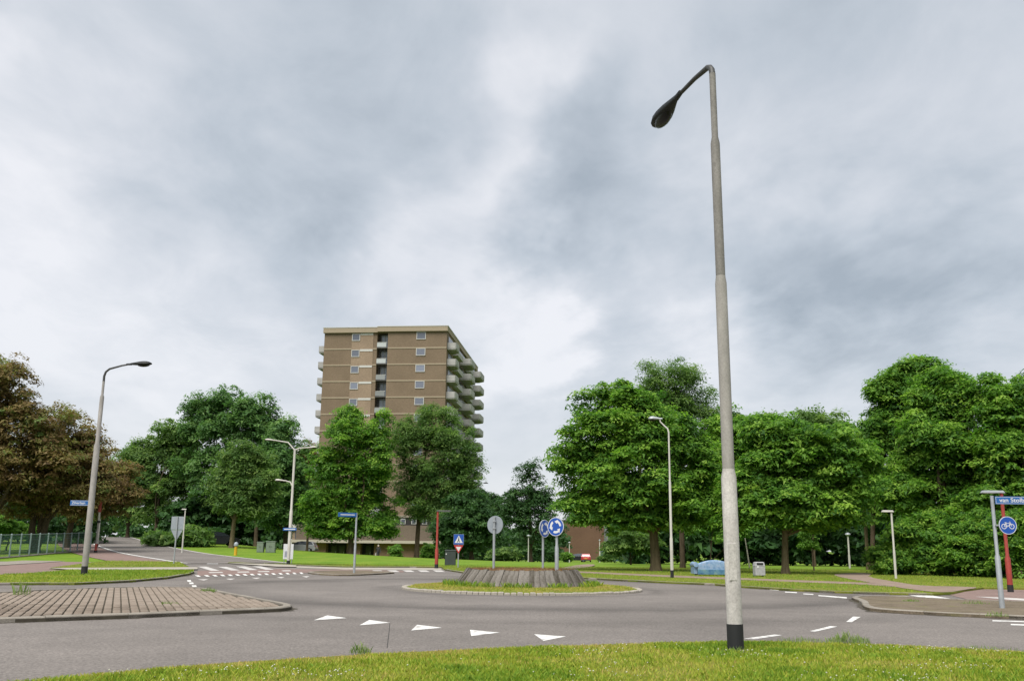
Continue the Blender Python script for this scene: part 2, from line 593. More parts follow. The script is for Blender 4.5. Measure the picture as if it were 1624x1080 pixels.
def sheet(name, pts, z, mat, parent=None, struct=True):
    """flat polygon given as world xy points"""
    mb = MB(); mb.sheet([(p[0], p[1], z) for p in pts])
    P = mb.v
    ar = sum(P[i][0] * P[(i + 1) % len(P)][1] - P[(i + 1) % len(P)][0] * P[i][1] for i in range(len(P)))
    if ar < 0: mb.f = [tuple(reversed(f)) for f in mb.f]
    o = mb.build(name, mat, parent, tri=True)
    if struct and parent is None: tag(o, kind='structure')
    return o


def PX(lst, z=0.0): return [G(x, y, z) for x, y in lst]


# flat carriageway of the junction
sheet('road', [(-90, 3), (90, 3), (90, 61.2), (-90, 61.2)], 0.004, ASPH)

# carriageway climbing away to the left


def strip(name, line, half, off, mat, parent=None, lat0=None, lat1=None, ncross=6, struct=True):
    line = chaikin(line, 3)
    vs = []; fs = []
    n = len(line)
    l0 = -half if lat0 is None else lat0
    l1 = half if lat1 is None else lat1
    for i, p in enumerate(line):
        t = line[min(i + 1, n - 1)] - line[max(i - 1, 0)]
        t = t / np.linalg.norm(t); nn = np.array([t[1], -t[0]])
        for k in range(ncross + 1):
            q = p + nn * (l0 + (l1 - l0) * k / ncross)
            vs.append((q[0], q[1], gzf(q[0], q[1]) + off))
    w = ncross + 1
    for i in range(n - 1):
        for k in range(ncross):
            fs.append((i * w + k, i * w + k + 1, (i + 1) * w + k + 1, (i + 1) * w + k))
    mb = MB(); mb.add(vs, fs)
    o = mb.build(name, mat, parent)
    if struct and parent is None: tag(o, kind='structure')
    return o


ramp_line = [RAMP[1] + (RAMP[1] - RAMP[2]) * 0.02] + [RAMP[i] for i in range(2, 7)]
road_up = strip('uphill_road', ramp_line, 3.4, 0.03, ASPH)
strip('edge_line', ramp_line, 0, 0.045, PAINT, road_up, -3.2, -2.95, 1)
strip('edge_line', ramp_line, 0, 0.045, PAINTW, road_up, 2.95, 3.2, 1)
strip('cycle_path', ramp_line, 0, 0.03, REDP, None, -6.6, -3.4, 3)

# ------------------------------------------------------------------ verges (raised 10 cm behind kerbs)
VZ = 0.065


def slab(name, pts, mat, z=VZ):
    mb = MB(); mb.prism([(p[0], p[1]) for p in pts], -0.05, z)
    o = mb.build(name, mat, None, tri=True)
    return tag(o, kind='structure')


V1_edge = chaikin(PX([(-260, 1104), (40, 1074), (165, 1061), (330, 1047), (480, 1038), (620, 1030), (760, 1024), (900, 1019), (1040, 1015), (1170, 1013), (1300, 1015), (1420, 1019), (1530, 1024), (1624, 1029), (1830, 1040)], VZ + 0.03), 1)
V1 = [p[:2] for p in V1_edge] + [np.array(q, float) for q in ((22, 9.5), (22, -25), (-22, -25), (-22, 6))]
near_verge = slab('verge', V1, SOIL)

V2_front = PX([(-300, 940), (0, 926), (118, 926), (207, 922), (266, 916.5), (300, 910.5), (308, 907.5)], 0.03)
V2 = [p[:2] for p in V2_front] + [p[:2] for p in PX([(306, 906), (200, 906), (130, 906), (114, 905.5), (61, 911), (0, 914), (-300, 925)])]
left_verge = slab('verge', V2, SOIL)
V2b = [p[:2] for p in PX([(80, 902), (143, 893.5), (204, 887), (244, 884.5), (266, 886), (285, 893), (300, 900.4), (285, 901), (180, 901.5)])]
left_patch = slab('verge', V2b, SOIL)
V5_front = PX([(365, 891.5), (456, 895.8), (546, 898.6), (650, 899), (700, 899.6), (706, 903.5), (735, 908), (780, 911), (860, 914), (940, 917.5), (1000, 921), (1065, 924), (1130, 926.7), (1176, 930.5), (1254, 935.5), (1324, 938.8), (1415, 941.7), (1480, 942.8), (1512, 941), (1532, 936.5), (1560, 933), (1624, 934.2), (1850, 942)], 0.03)
V5 = [p[:2] for p in V5_front] + [np.array((60, 30.0)), np.array((60, 60.5)), np.array((-17.5, 60.9))]
# the far verge must stay clear of the uphill road
far_verge = slab('verge', [p for p in V5], SOIL)

sheet('cycle_path', [p[:2] for p in PX([(-300, 906), (0, 897), (61, 893.2), (114, 889.4), (155, 885.6), (179, 884.2), (204, 883.5), (244, 883.8), (204, 887), (143, 893.5), (77, 902), (114, 905.5), (61, 911), (0, 914), (-300, 925)])], 0.012, REDP)
sheet('pavement', [p[:2] for p in PX([(-300, 899), (0, 891.5), (143, 882.4), (160, 882.2), (155, 885.4), (114, 889.3), (61, 893.1), (0, 896.8), (-300, 905)])], 0.03, CONC)
sheet('pavement', [p[:2] for p in PX([(75, 902.2), (180, 901.7), (300, 900.7), (313, 901.2), (313, 904.2), (200, 905.7), (112, 905.3)])], 0.06, CONCP)
sheet('footpath', [p[:2] for p in PX([(905, 905), (1000, 909.5), (1050, 911.5), (1176, 916.5), (1380, 924), (1450, 929), (1440, 932), (1372, 927), (1176, 919.5), (1050, 914.5), (1000, 912), (905, 907.5)], VZ)], VZ + 0.006, BROWNP)
sheet('footpath', [p[:2] for p in chaikin(PX([(1318, 911), (1345, 908.5), (1384, 908.5), (1376, 915), (1420, 922.5), (1460, 929), (1546, 930.6), (1550, 932.4), (1528, 935.4), (1505, 939.6), (1470, 938), (1420, 931), (1372, 922.5), (1340, 917)], VZ), 1, True)], VZ + 0.011, BROWNP)
sheet('footpath', [p[:2] for p in chaikin(PX([(884, 902), (905, 897.5), (928, 894.5), (946, 895), (938, 898.5), (912, 902)], VZ), 1, True)], VZ + 0.015, BROWNP)
sheet('pavement', [p[:2] for p in PX([(470, 897.6), (546, 900), (650, 900.5), (700, 901), (700, 903.8), (620, 903.4), (546, 903), (470, 900)])], 0.014, CONCP)
sheet('pavement', [p[:2] for p in PX([(348, 892.2), (365, 892), (456, 896.4), (470, 897.6), (470, 900), (440, 899.6), (362, 894)])], 0.05, CONCP)
sheet('cycle_path', [p[:2] for p in PX([(1506, 943.5), (1520, 941), (1540, 936), (1562, 934.2), (1624, 935.2), (1850, 944), (1850, 964), (1624, 955.5), (1535, 951)])], 0.012, REDP)
sheet('cycle_path', [p[:2] for p in PX([(313, 905), (440, 902.5), (560, 903), (640, 905), (640, 907.5), (560, 906.5), (484, 908.5), (400, 911.5), (313, 913)])], 0.012, REDP)

# ------------------------------------------------------------------ kerbs


def kerb_run(pts, parent, mat, length=1.0, width=0.14, z0=-0.02, z1=0.11, name='kerb_stone', joined=False, side=1, gap=0.008):
    """kerb stones along a polyline; each its own part, or one joined strip"""
    pts = [np.array(p[:2], float) for p in pts]
    seg = [np.linalg.norm(b - a) for a, b in zip(pts[:-1], pts[1:])]
    cum = np.concatenate([[0], np.cumsum(seg)])

    def pos(s):
        s = min(max(s, 0), cum[-1] - 1e-6)
        i = int(np.searchsorted(cum, s, 'right') - 1)
        i = min(i, len(seg) - 1)
        t = (s - cum[i]) / max(seg[i], 1e-9)
        d = (pts[i + 1] - pts[i]) / max(seg[i], 1e-9)
        return pts[i] + (pts[i + 1] - pts[i]) * t, d
    s = 0.0
    allm = MB()
    while s < cum[-1] - 0.05:
        e = min(s + length, cum[-1])
        k = max(1, int((e - s) / 0.35))
        ring = []
        for j in range(k + 1):
            q, d = pos(s + gap / 2 + (e - s - gap) * j / k)
            nn = np.array([d[1], -d[0]]) * side
            dz = 0 if joined else random.uniform(-0.004, 0.004)
            if j == 0: dz0 = dz
            b = 0.018
            ring.append([(*(q), z0), (*(q), z1 - b + dz0), (*(q + nn * b), z1 + dz0), (*(q + nn * width), z1 + dz0), (*(q + nn * width), z0)])
        mb = allm if joined else MB()
        vs = [v for r in ring for v in r]; fs = []
        for j in range(k):
            for c in range(4):
                f = (j * 5 + c, j * 5 + c + 1, (j + 1) * 5 + c + 1, (j + 1) * 5 + c)
                fs.append(f if side < 0 else tuple(reversed(f)))
        fs += [(0, 1, 2, 3, 4), tuple(k * 5 + c for c in (4, 3, 2, 1, 0))]
        mb.add(vs, fs)
        if not joined: mb.build(name, mat, parent)
        s = e
    if joined: return allm.build(name, mat, parent)


kerb_run(V2_front, left_verge, CONC, 1.0, 0.14, z1=0.075, side=-1)
kerb_run(V5_front[:5], far_verge, CONC, 3.0, 0.14, z1=0.072, joined=True, name='kerb', side=-1)
kerb_run(V5_front[5:18], far_verge, CONC, 1.0, 0.13, z1=0.07, name='kerb_stone', side=-1)
kerb_run([p for p in V1_edge], near_verge, CONC, 1.0, 0.12, z1=0.045, name='kerb_stone', side=1)
for o in near_verge.children: pass

# ------------------------------------------------------------------ left traffic island, brick paved


def inside(p, poly):
    x, y = p; c = False; n = len(poly)
    for i in range(n):
        x1, y1 = poly[i]; x2, y2 = poly[(i + 1) % n]
        if (y1 > y) != (y2 > y) and x < (x2 - x1) * (y - y1) / (y2 - y1) + x1: c = not c
    return c


def edge_dist(p, poly):
    p = np.array(p); best = 1e9
    for i in range(len(poly)):
        a = np.array(poly[i]); b = np.array(poly[(i + 1) % len(poly)])
        d = b - a; t = np.clip((p - a) @ d / (d @ d + 1e-12), 0, 1)
        best = min(best, np.linalg.norm(p - a - d * t))
    return best


def left_island():
    out = PX([(-420, 1006), (0, 988), (65, 986), (200, 981), (319, 975.5), (420, 971.3), (453, 969.3), (465, 966), (456, 962.5), (420, 956), (372, 946.5), (335, 938.5), (316, 935.5), (250, 934.5), (150, 936.5), (50, 941), (0, 944), (-420, 962)])
    poly = [tuple(p[:2]) for p in out]
    pl = chaikin([np.array(p) for p in poly[4:14]], 2)
    full = [np.array(p) for p in poly[:4]] + pl + [np.array(p) for p in poly[14:]]
    isl = slab('traffic_island', full, BED, 0.055)
    kerb_run(full + [full[0]], isl, CONC, 1.25, 0.15, z1=0.085, side=-1, name='kerb_stone', gap=0.012)
    P = [tuple(p) for p in full]
    # border course and the field of bricks
    ang = math.radians(-68.2)
    ux = np.array([math.cos(ang), math.sin(ang)]); uy = np.array([-ux[1], ux[0]])
    BL, BW = 0.20, 0.122
    pitchL, pitchW = 0.206, 0.146
    protos = []
    for k in range(4):
        mb = MB(); t = random.uniform(-0.004, 0.004)
        mb.box((0, 0, 0.047 + t / 2), (BL, BW, 0.034 + t), 0, 1.0, 0.008)
        ob = mb.build('brick', BRICKG, isl)
        protos.append(ob)
    c0 = np.array([-8.0, 19.0])
    cand = []
    for i in range(-90, 90):
        for j in range(-120, 120):
            q = c0 + ux * (i * pitchL + (pitchL / 2 if j % 2 else 0)) + uy * j * pitchW
            if q[0] < -16.5 or not inside(q, P): continue
            corners = [q + ux * a * BL / 2 + uy * b * BW / 2 for a in (-1, 1) for b in (-1, 1)]
            if all(inside(c, P) and edge_dist(c, P) > 0.165 for c in corners):
                cand.append(q)
    vis = []
    for q in cand:
        d = np.array([q[0], q[1], 0.1]) - CAM
        z = d @ _w; px = PW / 2 + FPX * (d @ RV) / z
        vis.append((0 if px > -10 else 1, z))
    order = sorted(range(len(cand)), key=lambda k: vis[k])
    rest = MB(); used = 0
    for k in order:
        q = cand[k]; rz = ang + random.uniform(-0.02, 0.02); dz = random.uniform(-0.004, 0.005)
        if used < 296:
            if used < 4: o = protos[used]
            else:
                o = protos[used % 4].copy(); COL.objects.link(o); o.parent = isl
            o.location = (q[0], q[1], 0.013 + dz); o.rotation_euler = (random.uniform(-.01, .01), random.uniform(-.01, .01), rz)
            used += 1
        else:
            rest.box((q[0], q[1], 0.047 + 0.013 + dz), (BL, BW, 0.034), rz, 1.0, 0.008)
    ro = rest.build('bricks', BRICKG, isl); ro['kind'] = 'stuff'
    print('bricks', len(cand))


left_island()


def small_island(name, px, mat, z=0.06, kerb=True, klen=1.0):
    pts = [p[:2] for p in chaikin(PX(px), 1, True)]
    o = slab(name, pts, mat, z)
    ar = sum(pts[i][0] * pts[(i + 1) % len(pts)][1] - pts[(i + 1) % len(pts)][0] * pts[i][1] for i in range(len(pts)))
    if kerb: kerb_run(pts + [pts[0]], o, CONC, klen, 0.14, z1=z + 0.014, side=(-1 if ar > 0 else 1), name='kerb_stone')
    return o


right_island = small_island('traffic_island', [(1349, 950), (1356, 953.5), (1367, 957.5), (1368, 965), (1384, 970.3), (1480, 976), (1622, 982.5), (1790, 990), (1790, 964.5), (1624, 957.5), (1531, 954.8), (1440, 950), (1385, 947.6)], WEEDP)
far_island = small_island('traffic_island', [(484, 908.8), (500, 911.5), (530, 913.2), (560, 913.2), (600, 911.3), (633, 909), (600, 907.3), (560, 906.6), (515, 907)], WEEDP, 0.06, True, 1.0)

# ------------------------------------------------------------------ painted markings
def gutter(pts, name='gutter_dirt', w0=0.05, w1=0.16, side=1):
    mat = ramp_mat('gutter_dirt', [(0.3, (0.06, 0.052, 0.042)), (0.7, (0.14, 0.125, 0.10))], scale=3, detail=8, rough=0.95, spec=0.1, fine=0.3, bscale=30)
    pts = [np.array(p[:2], float) for p in pts]
    out = []; inn = []
    dense = []
    for a, b in zip(pts[:-1], pts[1:]):
        k = max(1, int(np.linalg.norm(b - a) / 0.12)); dense += [a + (b - a) * i / k for i in range(k)]
    for i, p in enumerate(dense):
        t = dense[min(i + 1, len(dense) - 1)] - dense[max(i - 1, 0)]; t = t / (np.linalg.norm(t) + 1e-9)
        nn = np.array([t[1], -t[0]]) * side
        out.append((*(p + nn * (w0 + (w1 - w0) * random.random() ** 2)), 0.0065)); inn.append((*(p - nn * 0.03), 0.0065))
    n = len(dense); mb = MB(); mb.add(out + inn, [(i, i + 1, n + i + 1, n + i) for i in range(n - 1)])
    o = mb.build(name, mat, None); tag(o, kind='structure')


gutter(PX([(-420, 1006), (0, 988), (65, 986), (200, 981), (319, 975.5), (420, 971.3), (453, 969.3), (465, 966), (456, 962.5), (420, 956), (372, 946.5)]))
gutter(PX([(1349, 950), (1356, 953.5), (1367, 957.5), (1368, 965), (1384, 970.3), (1480, 976), (1622, 982.5), (1790, 990)]))
gutter(V5_front[9:19], w1=0.25)
gutter(V2_front, w1=0.2)
gutter(V1_edge, side=-1, w1=0.14)
marks = empty('road_markings', (0, 0, 0)); tag(marks, kind='structure')


def mark(name, px, mat=PAINT, z=0.008, parent=marks):
    return sheet(name, [p[:2] for p in PX(px)], z, mat, parent)


for T in [((497.8, 983.8), (519, 976), (549.6, 980.3)), ((570, 991.8), (585.6, 983.3), (618.7, 987.7)), ((652, 1000), (661.6, 991), (701, 995.7)), ((747.3, 1009), (745.3, 999), (792.5, 1003.4)), ((862, 1016.7), (847, 1006), (897.5, 1009.6))]:
    mark('give_way_triangle', T)
for T in [((1342, 986.2), (1351, 986.7), (1365, 978.4), (1353, 978)), ((1284.5, 1001), (1292.5, 1002), (1328, 993.8), (1317, 993)), ((1180, 1013), (1196, 1014), (1240, 1007.6), (1228, 1006.6)),
          ((1574, 983.7), (1690, 987), (1690, 988.8), (1574, 985.3)), ((1603, 989.6), (1690, 992.3), (1690, 994.6), (1603, 991.6))]:
    mark('lane_dash', T)
for T in [((1221, 934.3), (1235, 935.2), (1235, 936.4), (1221, 935.4)), ((1245, 938), (1264, 939), (1264, 940.5), (1245, 939.4)), ((1274, 941), (1290, 942), (1290, 943.4), (1274, 942.3)), ((1298, 943.6), (1343, 947), (1343, 949), (1298, 945.2))]:
    mark('lane_dash', T)
mark('crossing_stripe', [(1440, 943.5), (1478, 944.2), (1531, 953.5), (1508, 955.4)], PAINT)
mark('crossing_stripe', [(1545, 946.5), (1580, 947.5), (1760, 957), (1760, 960.5), (1600, 951.5)], PAINTW, 0.016)
mark('crossing_stripe', [(1385, 944.4), (1434, 944.6), (1500, 953.5), (1440, 949)], CONCP)
# crossing of the uphill arm
for x0, x1, y0, y1 in [(313, 335, 898.7, 905.5), (345, 367, 899, 904.8), (374, 395, 898.4, 904.2), (400, 421, 898.2, 903.6)]:
    mark('crossing_stripe', [(x0, y0), (x0 + 14, y0 - 0.1), (x1 + 14, y1 - 0.2), (x1, y1)], PAINTW, 0.018)
for x0, x1, y in [(330, 354, 908.2), (375, 396, 907.4), (408, 428, 906.6), (446, 462, 905.4)]:
    mark('crossing_stripe', [(x0, y - 0.7), (x1 - 2, y - 1.0), (x1, y + 0.5), (x0 + 3, y + 0.8)], PAINTW, 0.018)
for i in range(15):
    t = i / 14; x = 314 + (478 - 314) * t ** 0.93; y = 914.2 - 4.6 * t
    w = 8.5 - 2.5 * t
    mark('crossing_block', [(x - w * .6, y - 1.5), (x + w * .1, y - 1.6), (x + w * .6, y + 0.9), (x - w * .1, y + 1.0)], PAINT, 0.02)
for x, y, w in [(322, 919.2, 17), (365, 918.2, 16), (406, 916.8, 14), (445, 915.7, 13), (485, 914.4, 12)]:
    mark('give_way_triangle', [(x - w / 2, y - 0.6), (x + w / 2, y - 0.9), (x + 1, y + 1.3)], PAINTW)
for x, y, w in [(300, 921, 7), (303.5, 924.7, 7.5), (308, 929.3, 8), (313, 934, 9)]:
    mark('crossing_block', [(x - w / 2, y - 1.2), (x + w / 2 - 1, y - 1.2), (x + w / 2, y + 1.4), (x - w / 2 + 1, y + 1.4)], PAINT)
for k in range(5):
    x = 590 + k * 24
    mark('crossing_stripe', [(x, 904.4), (x + 14, 904.5), (x + 20, 907.3), (x + 6, 907.2)], PAINTW, 0.018)
mark('crossing_stripe', [(328, 893.3), (345, 893.3), (346, 894.8), (328, 894.8)], PAINT, 0.03)
seam = mark('seam', [(617.6, 988.5), (618.7, 988.5), (617.8, 1000), (616.6, 1010), (614.6, 1028), (613.2, 1028), (615.4, 1010), (616.8, 1000)], plain('tar_seam', (0.05, 0.046, 0.043), 0.9), 0.007)

# ------------------------------------------------------------------ roundabout


def roundabout():
    cx, cy = RC
    R0 = 3.42
    root = empty('roundabout_island', (cx, cy, 0))
    tag(root, 'round central island ringed by cobbles with a low cone of leaning concrete slabs', 'roundabout')
    mb = MB(); n = 96
    mb.lathe([(R0 - 0.02, -0.02), (R0 - 0.02, 0.05), (R0 - 0.3, 0.09), (2.3, 0.13), (1.6, 0.14)], n=n)
    mb.build('grass_ring', SOIL, root)
    # ring of cobbles
    nk = 130
    c0 = None
    for k in range(nk):
        a = 2 * math.pi * k / nk
        if c0 is None:
            m2 = MB(); m2.box((R0 - 0.03, 0, 0.03), (0.15, 2 * math.pi * R0 / nk - 0.018, 0.09), 0, 0.97, 0.02)
            c0 = m2.build('cobble', CONCP, root); o = c0
        else:
            o = c0.copy(); COL.objects.link(o); o.parent = root
        o.rotation_euler = (0, 0, a); o.location = (0, 0, random.uniform(-0.012, 0.01))
    # leaning slabs
    ns = 74; rb, rt, h = 1.98, 1.62, 0.50
    slabm = ramp_mat('mound_slab', [(0.3, (0.075, 0.066, 0.05)), (0.5, (0.15, 0.135, 0.115)), (0.72, (0.24, 0.22, 0.195))], scale=4.5, detail=9, rough=0.95, spec=0.1, rnd=0.35, stretch=(1.5, 1.5, 0.5), bump=0.4, bscale=30, fine=0.2)
    for k in range(ns):
        a = 2 * math.pi * k / ns + random.uniform(-.01, .01)
        wb = 2 * math.pi * rb / ns * random.uniform(0.98, 1.0); wt = 2 * math.pi * rt / ns * random.uniform(.98, 1.0)
        hh = h + random.uniform(-.02, .02); t = 0.10; off = random.uniform(-.018, .014)
        skew = 0.055 + random.uniform(-0.008, 0.008)
        vs = []
        for r_, w_, z_, sk in ((rb + off, wb, 0.08, 0), (rt + off, wt, 0.08 + hh, skew)):
            for rr in (r_, r_ - t):
                for s_ in (-1, 1):
                    vs.append((rr, sk + s_ * w_ / 2, z_))
        m3 = MB(); m3.add(vs, [(0, 1, 5, 4), (3, 2, 6, 7), (4, 5, 7, 6), (1, 3, 7, 5), (2, 0, 4, 6), (0, 2, 3, 1)])
        o = m3.build('slab', slabm, root); o.rotation_euler = (0, 0, a)
    fill = MB(); prof = [(1.86, 0.1), (1.54, 0.48), (1.52, 0.54), (1.2, 0.57), (0.5, 0.59), (0.05, 0.59)]
    fill.lathe(prof, n=48)
    sed = ramp_mat('mound_planting', [(0.3, (0.14, 0.075, 0.045)), (0.5, (0.22, 0.125, 0.07)), (0.7, (0.17, 0.17, 0.045))], scale=3, detail=9, rough=0.95, spec=0.1, bump=0.6, bscale=30, fine=0.3)
    fill.build('planting_bed', sed, root)
    return root


rb_root = roundabout()

# ------------------------------------------------------------------ lamps


def lamp_head(loc, direction, L=0.78, W=0.30, Hh=0.17, parent=None, mat=DARKM, bowl=True, tilt=0.08):
    """cobra-style head: teardrop body, bowl underneath"""
    d = Vector((direction[0], direction[1], 0)).normalized()
    s = Vector((0, 0, 1)).cross(d)
    up = Vector((0, 0, 1))
    d2 = (d + up * tilt).normalized()
    up = d2.cross(-s) if d2.cross(-s).z > 0 else s.cross(d2) * 1
    if up.z < 0: up = -up
    o0 = Vector(tuple(loc))
    prof = [(0.0, 0.14, 0.30), (0.06, 0.24, 0.42), (0.16, 0.34, 0.56), (0.3, 0.55, 0.72), (0.46, 0.80, 0.9), (0.62, 0.98, 1.0), (0.76, 1.0, 0.95), (0.88, 0.82, 0.74), (0.96, 0.5, 0.42), (1.0, 0.12, 0.12)]
    n = 14
    vs = []; fs = []
    for t, wf, hf in prof:
        for k in range(n):
            q = 2 * math.pi * k / n
            y = math.cos(q) * W / 2 * wf
            z = math.sin(q)
            z = z * Hh * 0.62 * hf if z > 0 else z * Hh * 0.30 * hf
            vs.append(o0 + d2 * (t * L) + s * y + up * z)
    for i in range(len(prof) - 1):
        for k in range(n):
            j = (k + 1) % n
            fs.append((i * n + k, i * n + j, (i + 1) * n + j, (i + 1) * n + k))
    fs.append(tuple(range(n))); fs.append(tuple((len(prof) - 1) * n + k for k in range(n)))
    mb = MB(); mb.add(vs, fs)
    h = mb.build('lamp_head', mat, parent, smooth=True)
    if bowl:
        m2 = MB()
        c = o0 + d2 * (0.64 * L) - up * (Hh * 0.2)
        vs = []; fs = []
        rings = [(1.0, 0.0), (0.86, -0.5), (0.5, -0.85), (0.05, -1.0)]
        for r_, z_ in rings:
            for k in range(14):
                q = 2 * math.pi * k / 14
                vs.append(c + d2 * (math.cos(q) * 0.27 * L * r_) + s * (math.sin(q) * W * 0.37 * r_) + up * (z_ * Hh * 0.42))
        for i in range(3):
            for k in range(14):
                j = (k + 1) % 14
                fs.append((i * 14 + k, i * 14 + j, (i + 1) * 14 + j, (i + 1) * 14 + k))
        fs.append(tuple(3 * 14 + k for k in range(14))); fs.append(tuple(range(13, -1, -1)))
        m2.add(vs, fs)
        m2.build('lamp_glass', plain('lamp_bowl', (0.010, 0.011, 0.013), 0.35, 0, 0.3), h, smooth=True)
        m3 = MB()
        m3.tube([o0 - d2 * 0.10, o0 + d2 * 0.10], [0.036, 0.040], 10)
        m3.build('collar', mat, h)
    return h


def stepped_pole(root, secs, mat, n=20, name='pole'):
    """secs: list of (z0,z1,r) in local coordinates; short conical shoulders between"""
    pts = []; rad = []
    for i, (a, b, r) in enumerate(secs):
        pts += [(0, 0, a + (0.09 if i else 0)), (0, 0, b)]; rad += [r, r]
    mb = MB(); mb.tube(pts, rad, n)
    return mb.build(name, mat, root, smooth=True)


def main_lamp():
    b = G(1167, 1032, VZ)
    Y = b[1]
    root = empty('street_lamp', (b[0], b[1], VZ))
    tag(root, 'tall grey stepped street lamp with black foot band standing in the clover grass', 'street lamp')
    zz = [at(1155, 757, Y)[2] - VZ, at(1142, 450, Y)[2] - VZ, at(1131, 228, Y)[2] - VZ]
    top = at(1127, 104, Y)[2] - VZ
    mb = MB(); mb.tube([(0, 0, -0.12), (0, 0, 0.30)], [0.094, 0.094], 24); mb.build('foot_band', BLACK, root, smooth=True)
    lowm = ramp_mat('lower_pole_pale', [(0.3, (0.46, 0.43, 0.41)), (0.7, (0.72, 0.69, 0.66))], scale=6, detail=8, rough=0.8, spec=0.25, stretch=(1, 1, 0.35), fine=0.2, bscale=45)
    upm = ramp_mat('upper_pole_dark', [(0.3, (0.19, 0.178, 0.165)), (0.7, (0.30, 0.282, 0.265))], scale=6, detail=8, rough=0.7, spec=0.3, stretch=(1, 1, 0.35), fine=0.2, bscale=45)
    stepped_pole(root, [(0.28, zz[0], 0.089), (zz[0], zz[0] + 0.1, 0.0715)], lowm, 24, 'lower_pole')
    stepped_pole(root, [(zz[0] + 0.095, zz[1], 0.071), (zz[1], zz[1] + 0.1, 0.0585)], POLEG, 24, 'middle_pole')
    stepped_pole(root, [(zz[1] + 0.095, zz[2], 0.058), (zz[2], top - 0.12, 0.041)], upm, 24, 'upper_pole')  # section colours go from pale at the foot to dark at the top
    root.rotation_euler = (0, -0.004, 0)
    # door in the pole and number band
    m3 = MB(); m3.box((-0.015, -0.087, 1.0), (0.085, 0.010, 0.42), 0, 1, 0.003); m3.build('access_door', ramp_mat('door_pale', [(0.3, (0.44, 0.41, 0.39)), (0.7, (0.68, 0.65, 0.62))], scale=6, detail=8, rough=0.8, spec=0.25, fine=0.2, bscale=45), root)
    # arm reaches over the road, away from the camera and to the left
    zt = top + VZ
    hb = G(1079, 153, zt + 0.02); he = G(1042, 206, zt + 0.02)
    p0 = np.array([0, 0, top - 0.27])
    e = hb - np.array([b[0], b[1], VZ])
    dirh = np.array([e[0], e[1], 0]); ln = np.linalg.norm(dirh); dirh /= ln
    pts = [np.array([0, 0, top - 0.125])]
    for a in (25, 50, 75):
        q = math.radians(a)
        pts.append(np.array([0, 0, top - 0.12]) + dirh * 0.15 * (1 - math.cos(q)) + np.array([0, 0, 0.15 * math.sin(q)]))
    pts.append(dirh * (ln * 0.5) + np.array([0, 0, top + 0.045]))
    pts.append(dirh * (ln * 1.0) + np.array([0, 0, top + 0.03]))
    a = MB(); a.tube(pts, [0.041, 0.040, 0.038, 0.037, 0.031, 0.028], 14)
    a.build('arm', ARMD, root, smooth=True)  # darker than the pole: the backlit underside is put into the arm's colour
    L = np.linalg.norm((he - hb)[:2])
    lamp_head(dirh * ln + np.array([0, 0, top + 0.03]), (he - hb)[:2], L=min(max(L * 1.05, 0.65), 1.1), W=0.27, Hh=0.2, parent=root, tilt=0.02)
    print('main lamp arm', ln, 'head', L, 'top', zt)


main_lamp()


def tall_lamp(px, py, ptop, head_px, label, z=0.0, Y=None, secs=(0.3, 0.62), r=(0.085, 0.065, 0.045), mat=POLEG, hmat=DARKM, headL=0.8, away=0.0, band=True, armmat=ARMD, group=None, foot=BLACK):
    if Y is None:
        b = G(px, py, z); Y = b[1]
    else:
        b = on(px, Y); z = b[2]
    root = empty('street_lamp', (b[0], b[1], z))
    tag(root, label, 'street lamp', group)
    top = at(ptop[0], ptop[1], Y)[2] - z
    h1 = top * secs[0]; h2 = top * secs[1]
    if band:
        mb = MB(); mb.tube([(0, 0, -0.12), (0, 0, 0.3)], [r[0] + 0.005] * 2, 16); mb.build('foot_band', foot, root, smooth=True)
    stepped_pole(root, [(-0.1 if not band else 0.28, h1, r[0]), (h1, h2, r[1]), (h2, top - 0.45, r[2])], mat, 16)
    hx = at(head_px[0], head_px[1], Y)
    e = np.array([hx[0] - b[0], away, 0.0]); ln = np.linalg.norm(e); d = e / ln
    zt = hx[2] - z
    pts = [np.array([0, 0, top - 0.5]), np.array([0, 0, top - 0.25])]
    rr = 0.35
    for a_ in (30, 60):
        q = math.radians(a_)
        pts.append(np.array([0, 0, top - 0.25]) + d * rr * (1 - math.cos(q)) + np.array([0, 0, rr * 0.9 * math.sin(q)]))
    reach = max(ln - headL, 0.35)
    pts.append(d * (rr + (reach - rr) * 0.5) + np.array([0, 0, (top + zt) / 2 + 0.06]))
    pts.append(d * reach + np.array([0, 0, zt + 0.02]))
    a = MB(); a.tube(pts, [r[2], r[2] * .95, r[2] * .9, r[2] * .85, r[2] * .75, r[2] * .7], 12)
    a.build('arm', armmat, root, smooth=True)
    lamp_head(d * reach + np.array([0, 0, zt + 0.02]), d[:2], L=headL, W=0.30, Hh=0.18, parent=root, mat=hmat, tilt=0.03)
    return root


tall_lamp(133, 911, (170, 586), (241, 579), 'leaning grey street lamp with dark head on the grass strip beside the red path', z=VZ, r=(0.105, 0.075, 0.045), secs=(0.62, 0.86), headL=0.86)
tall_lamp(1066, 916, (1054, 676), (1034, 664), 'slim white street lamp with short hooked arm in front of the biggest tree', z=VZ, r=(0.064, 0.05, 0.036), secs=(0.25, 0.62), mat=POLEW, hmat=STEEL, headL=0.5, away=0.25, armmat=POLEW)


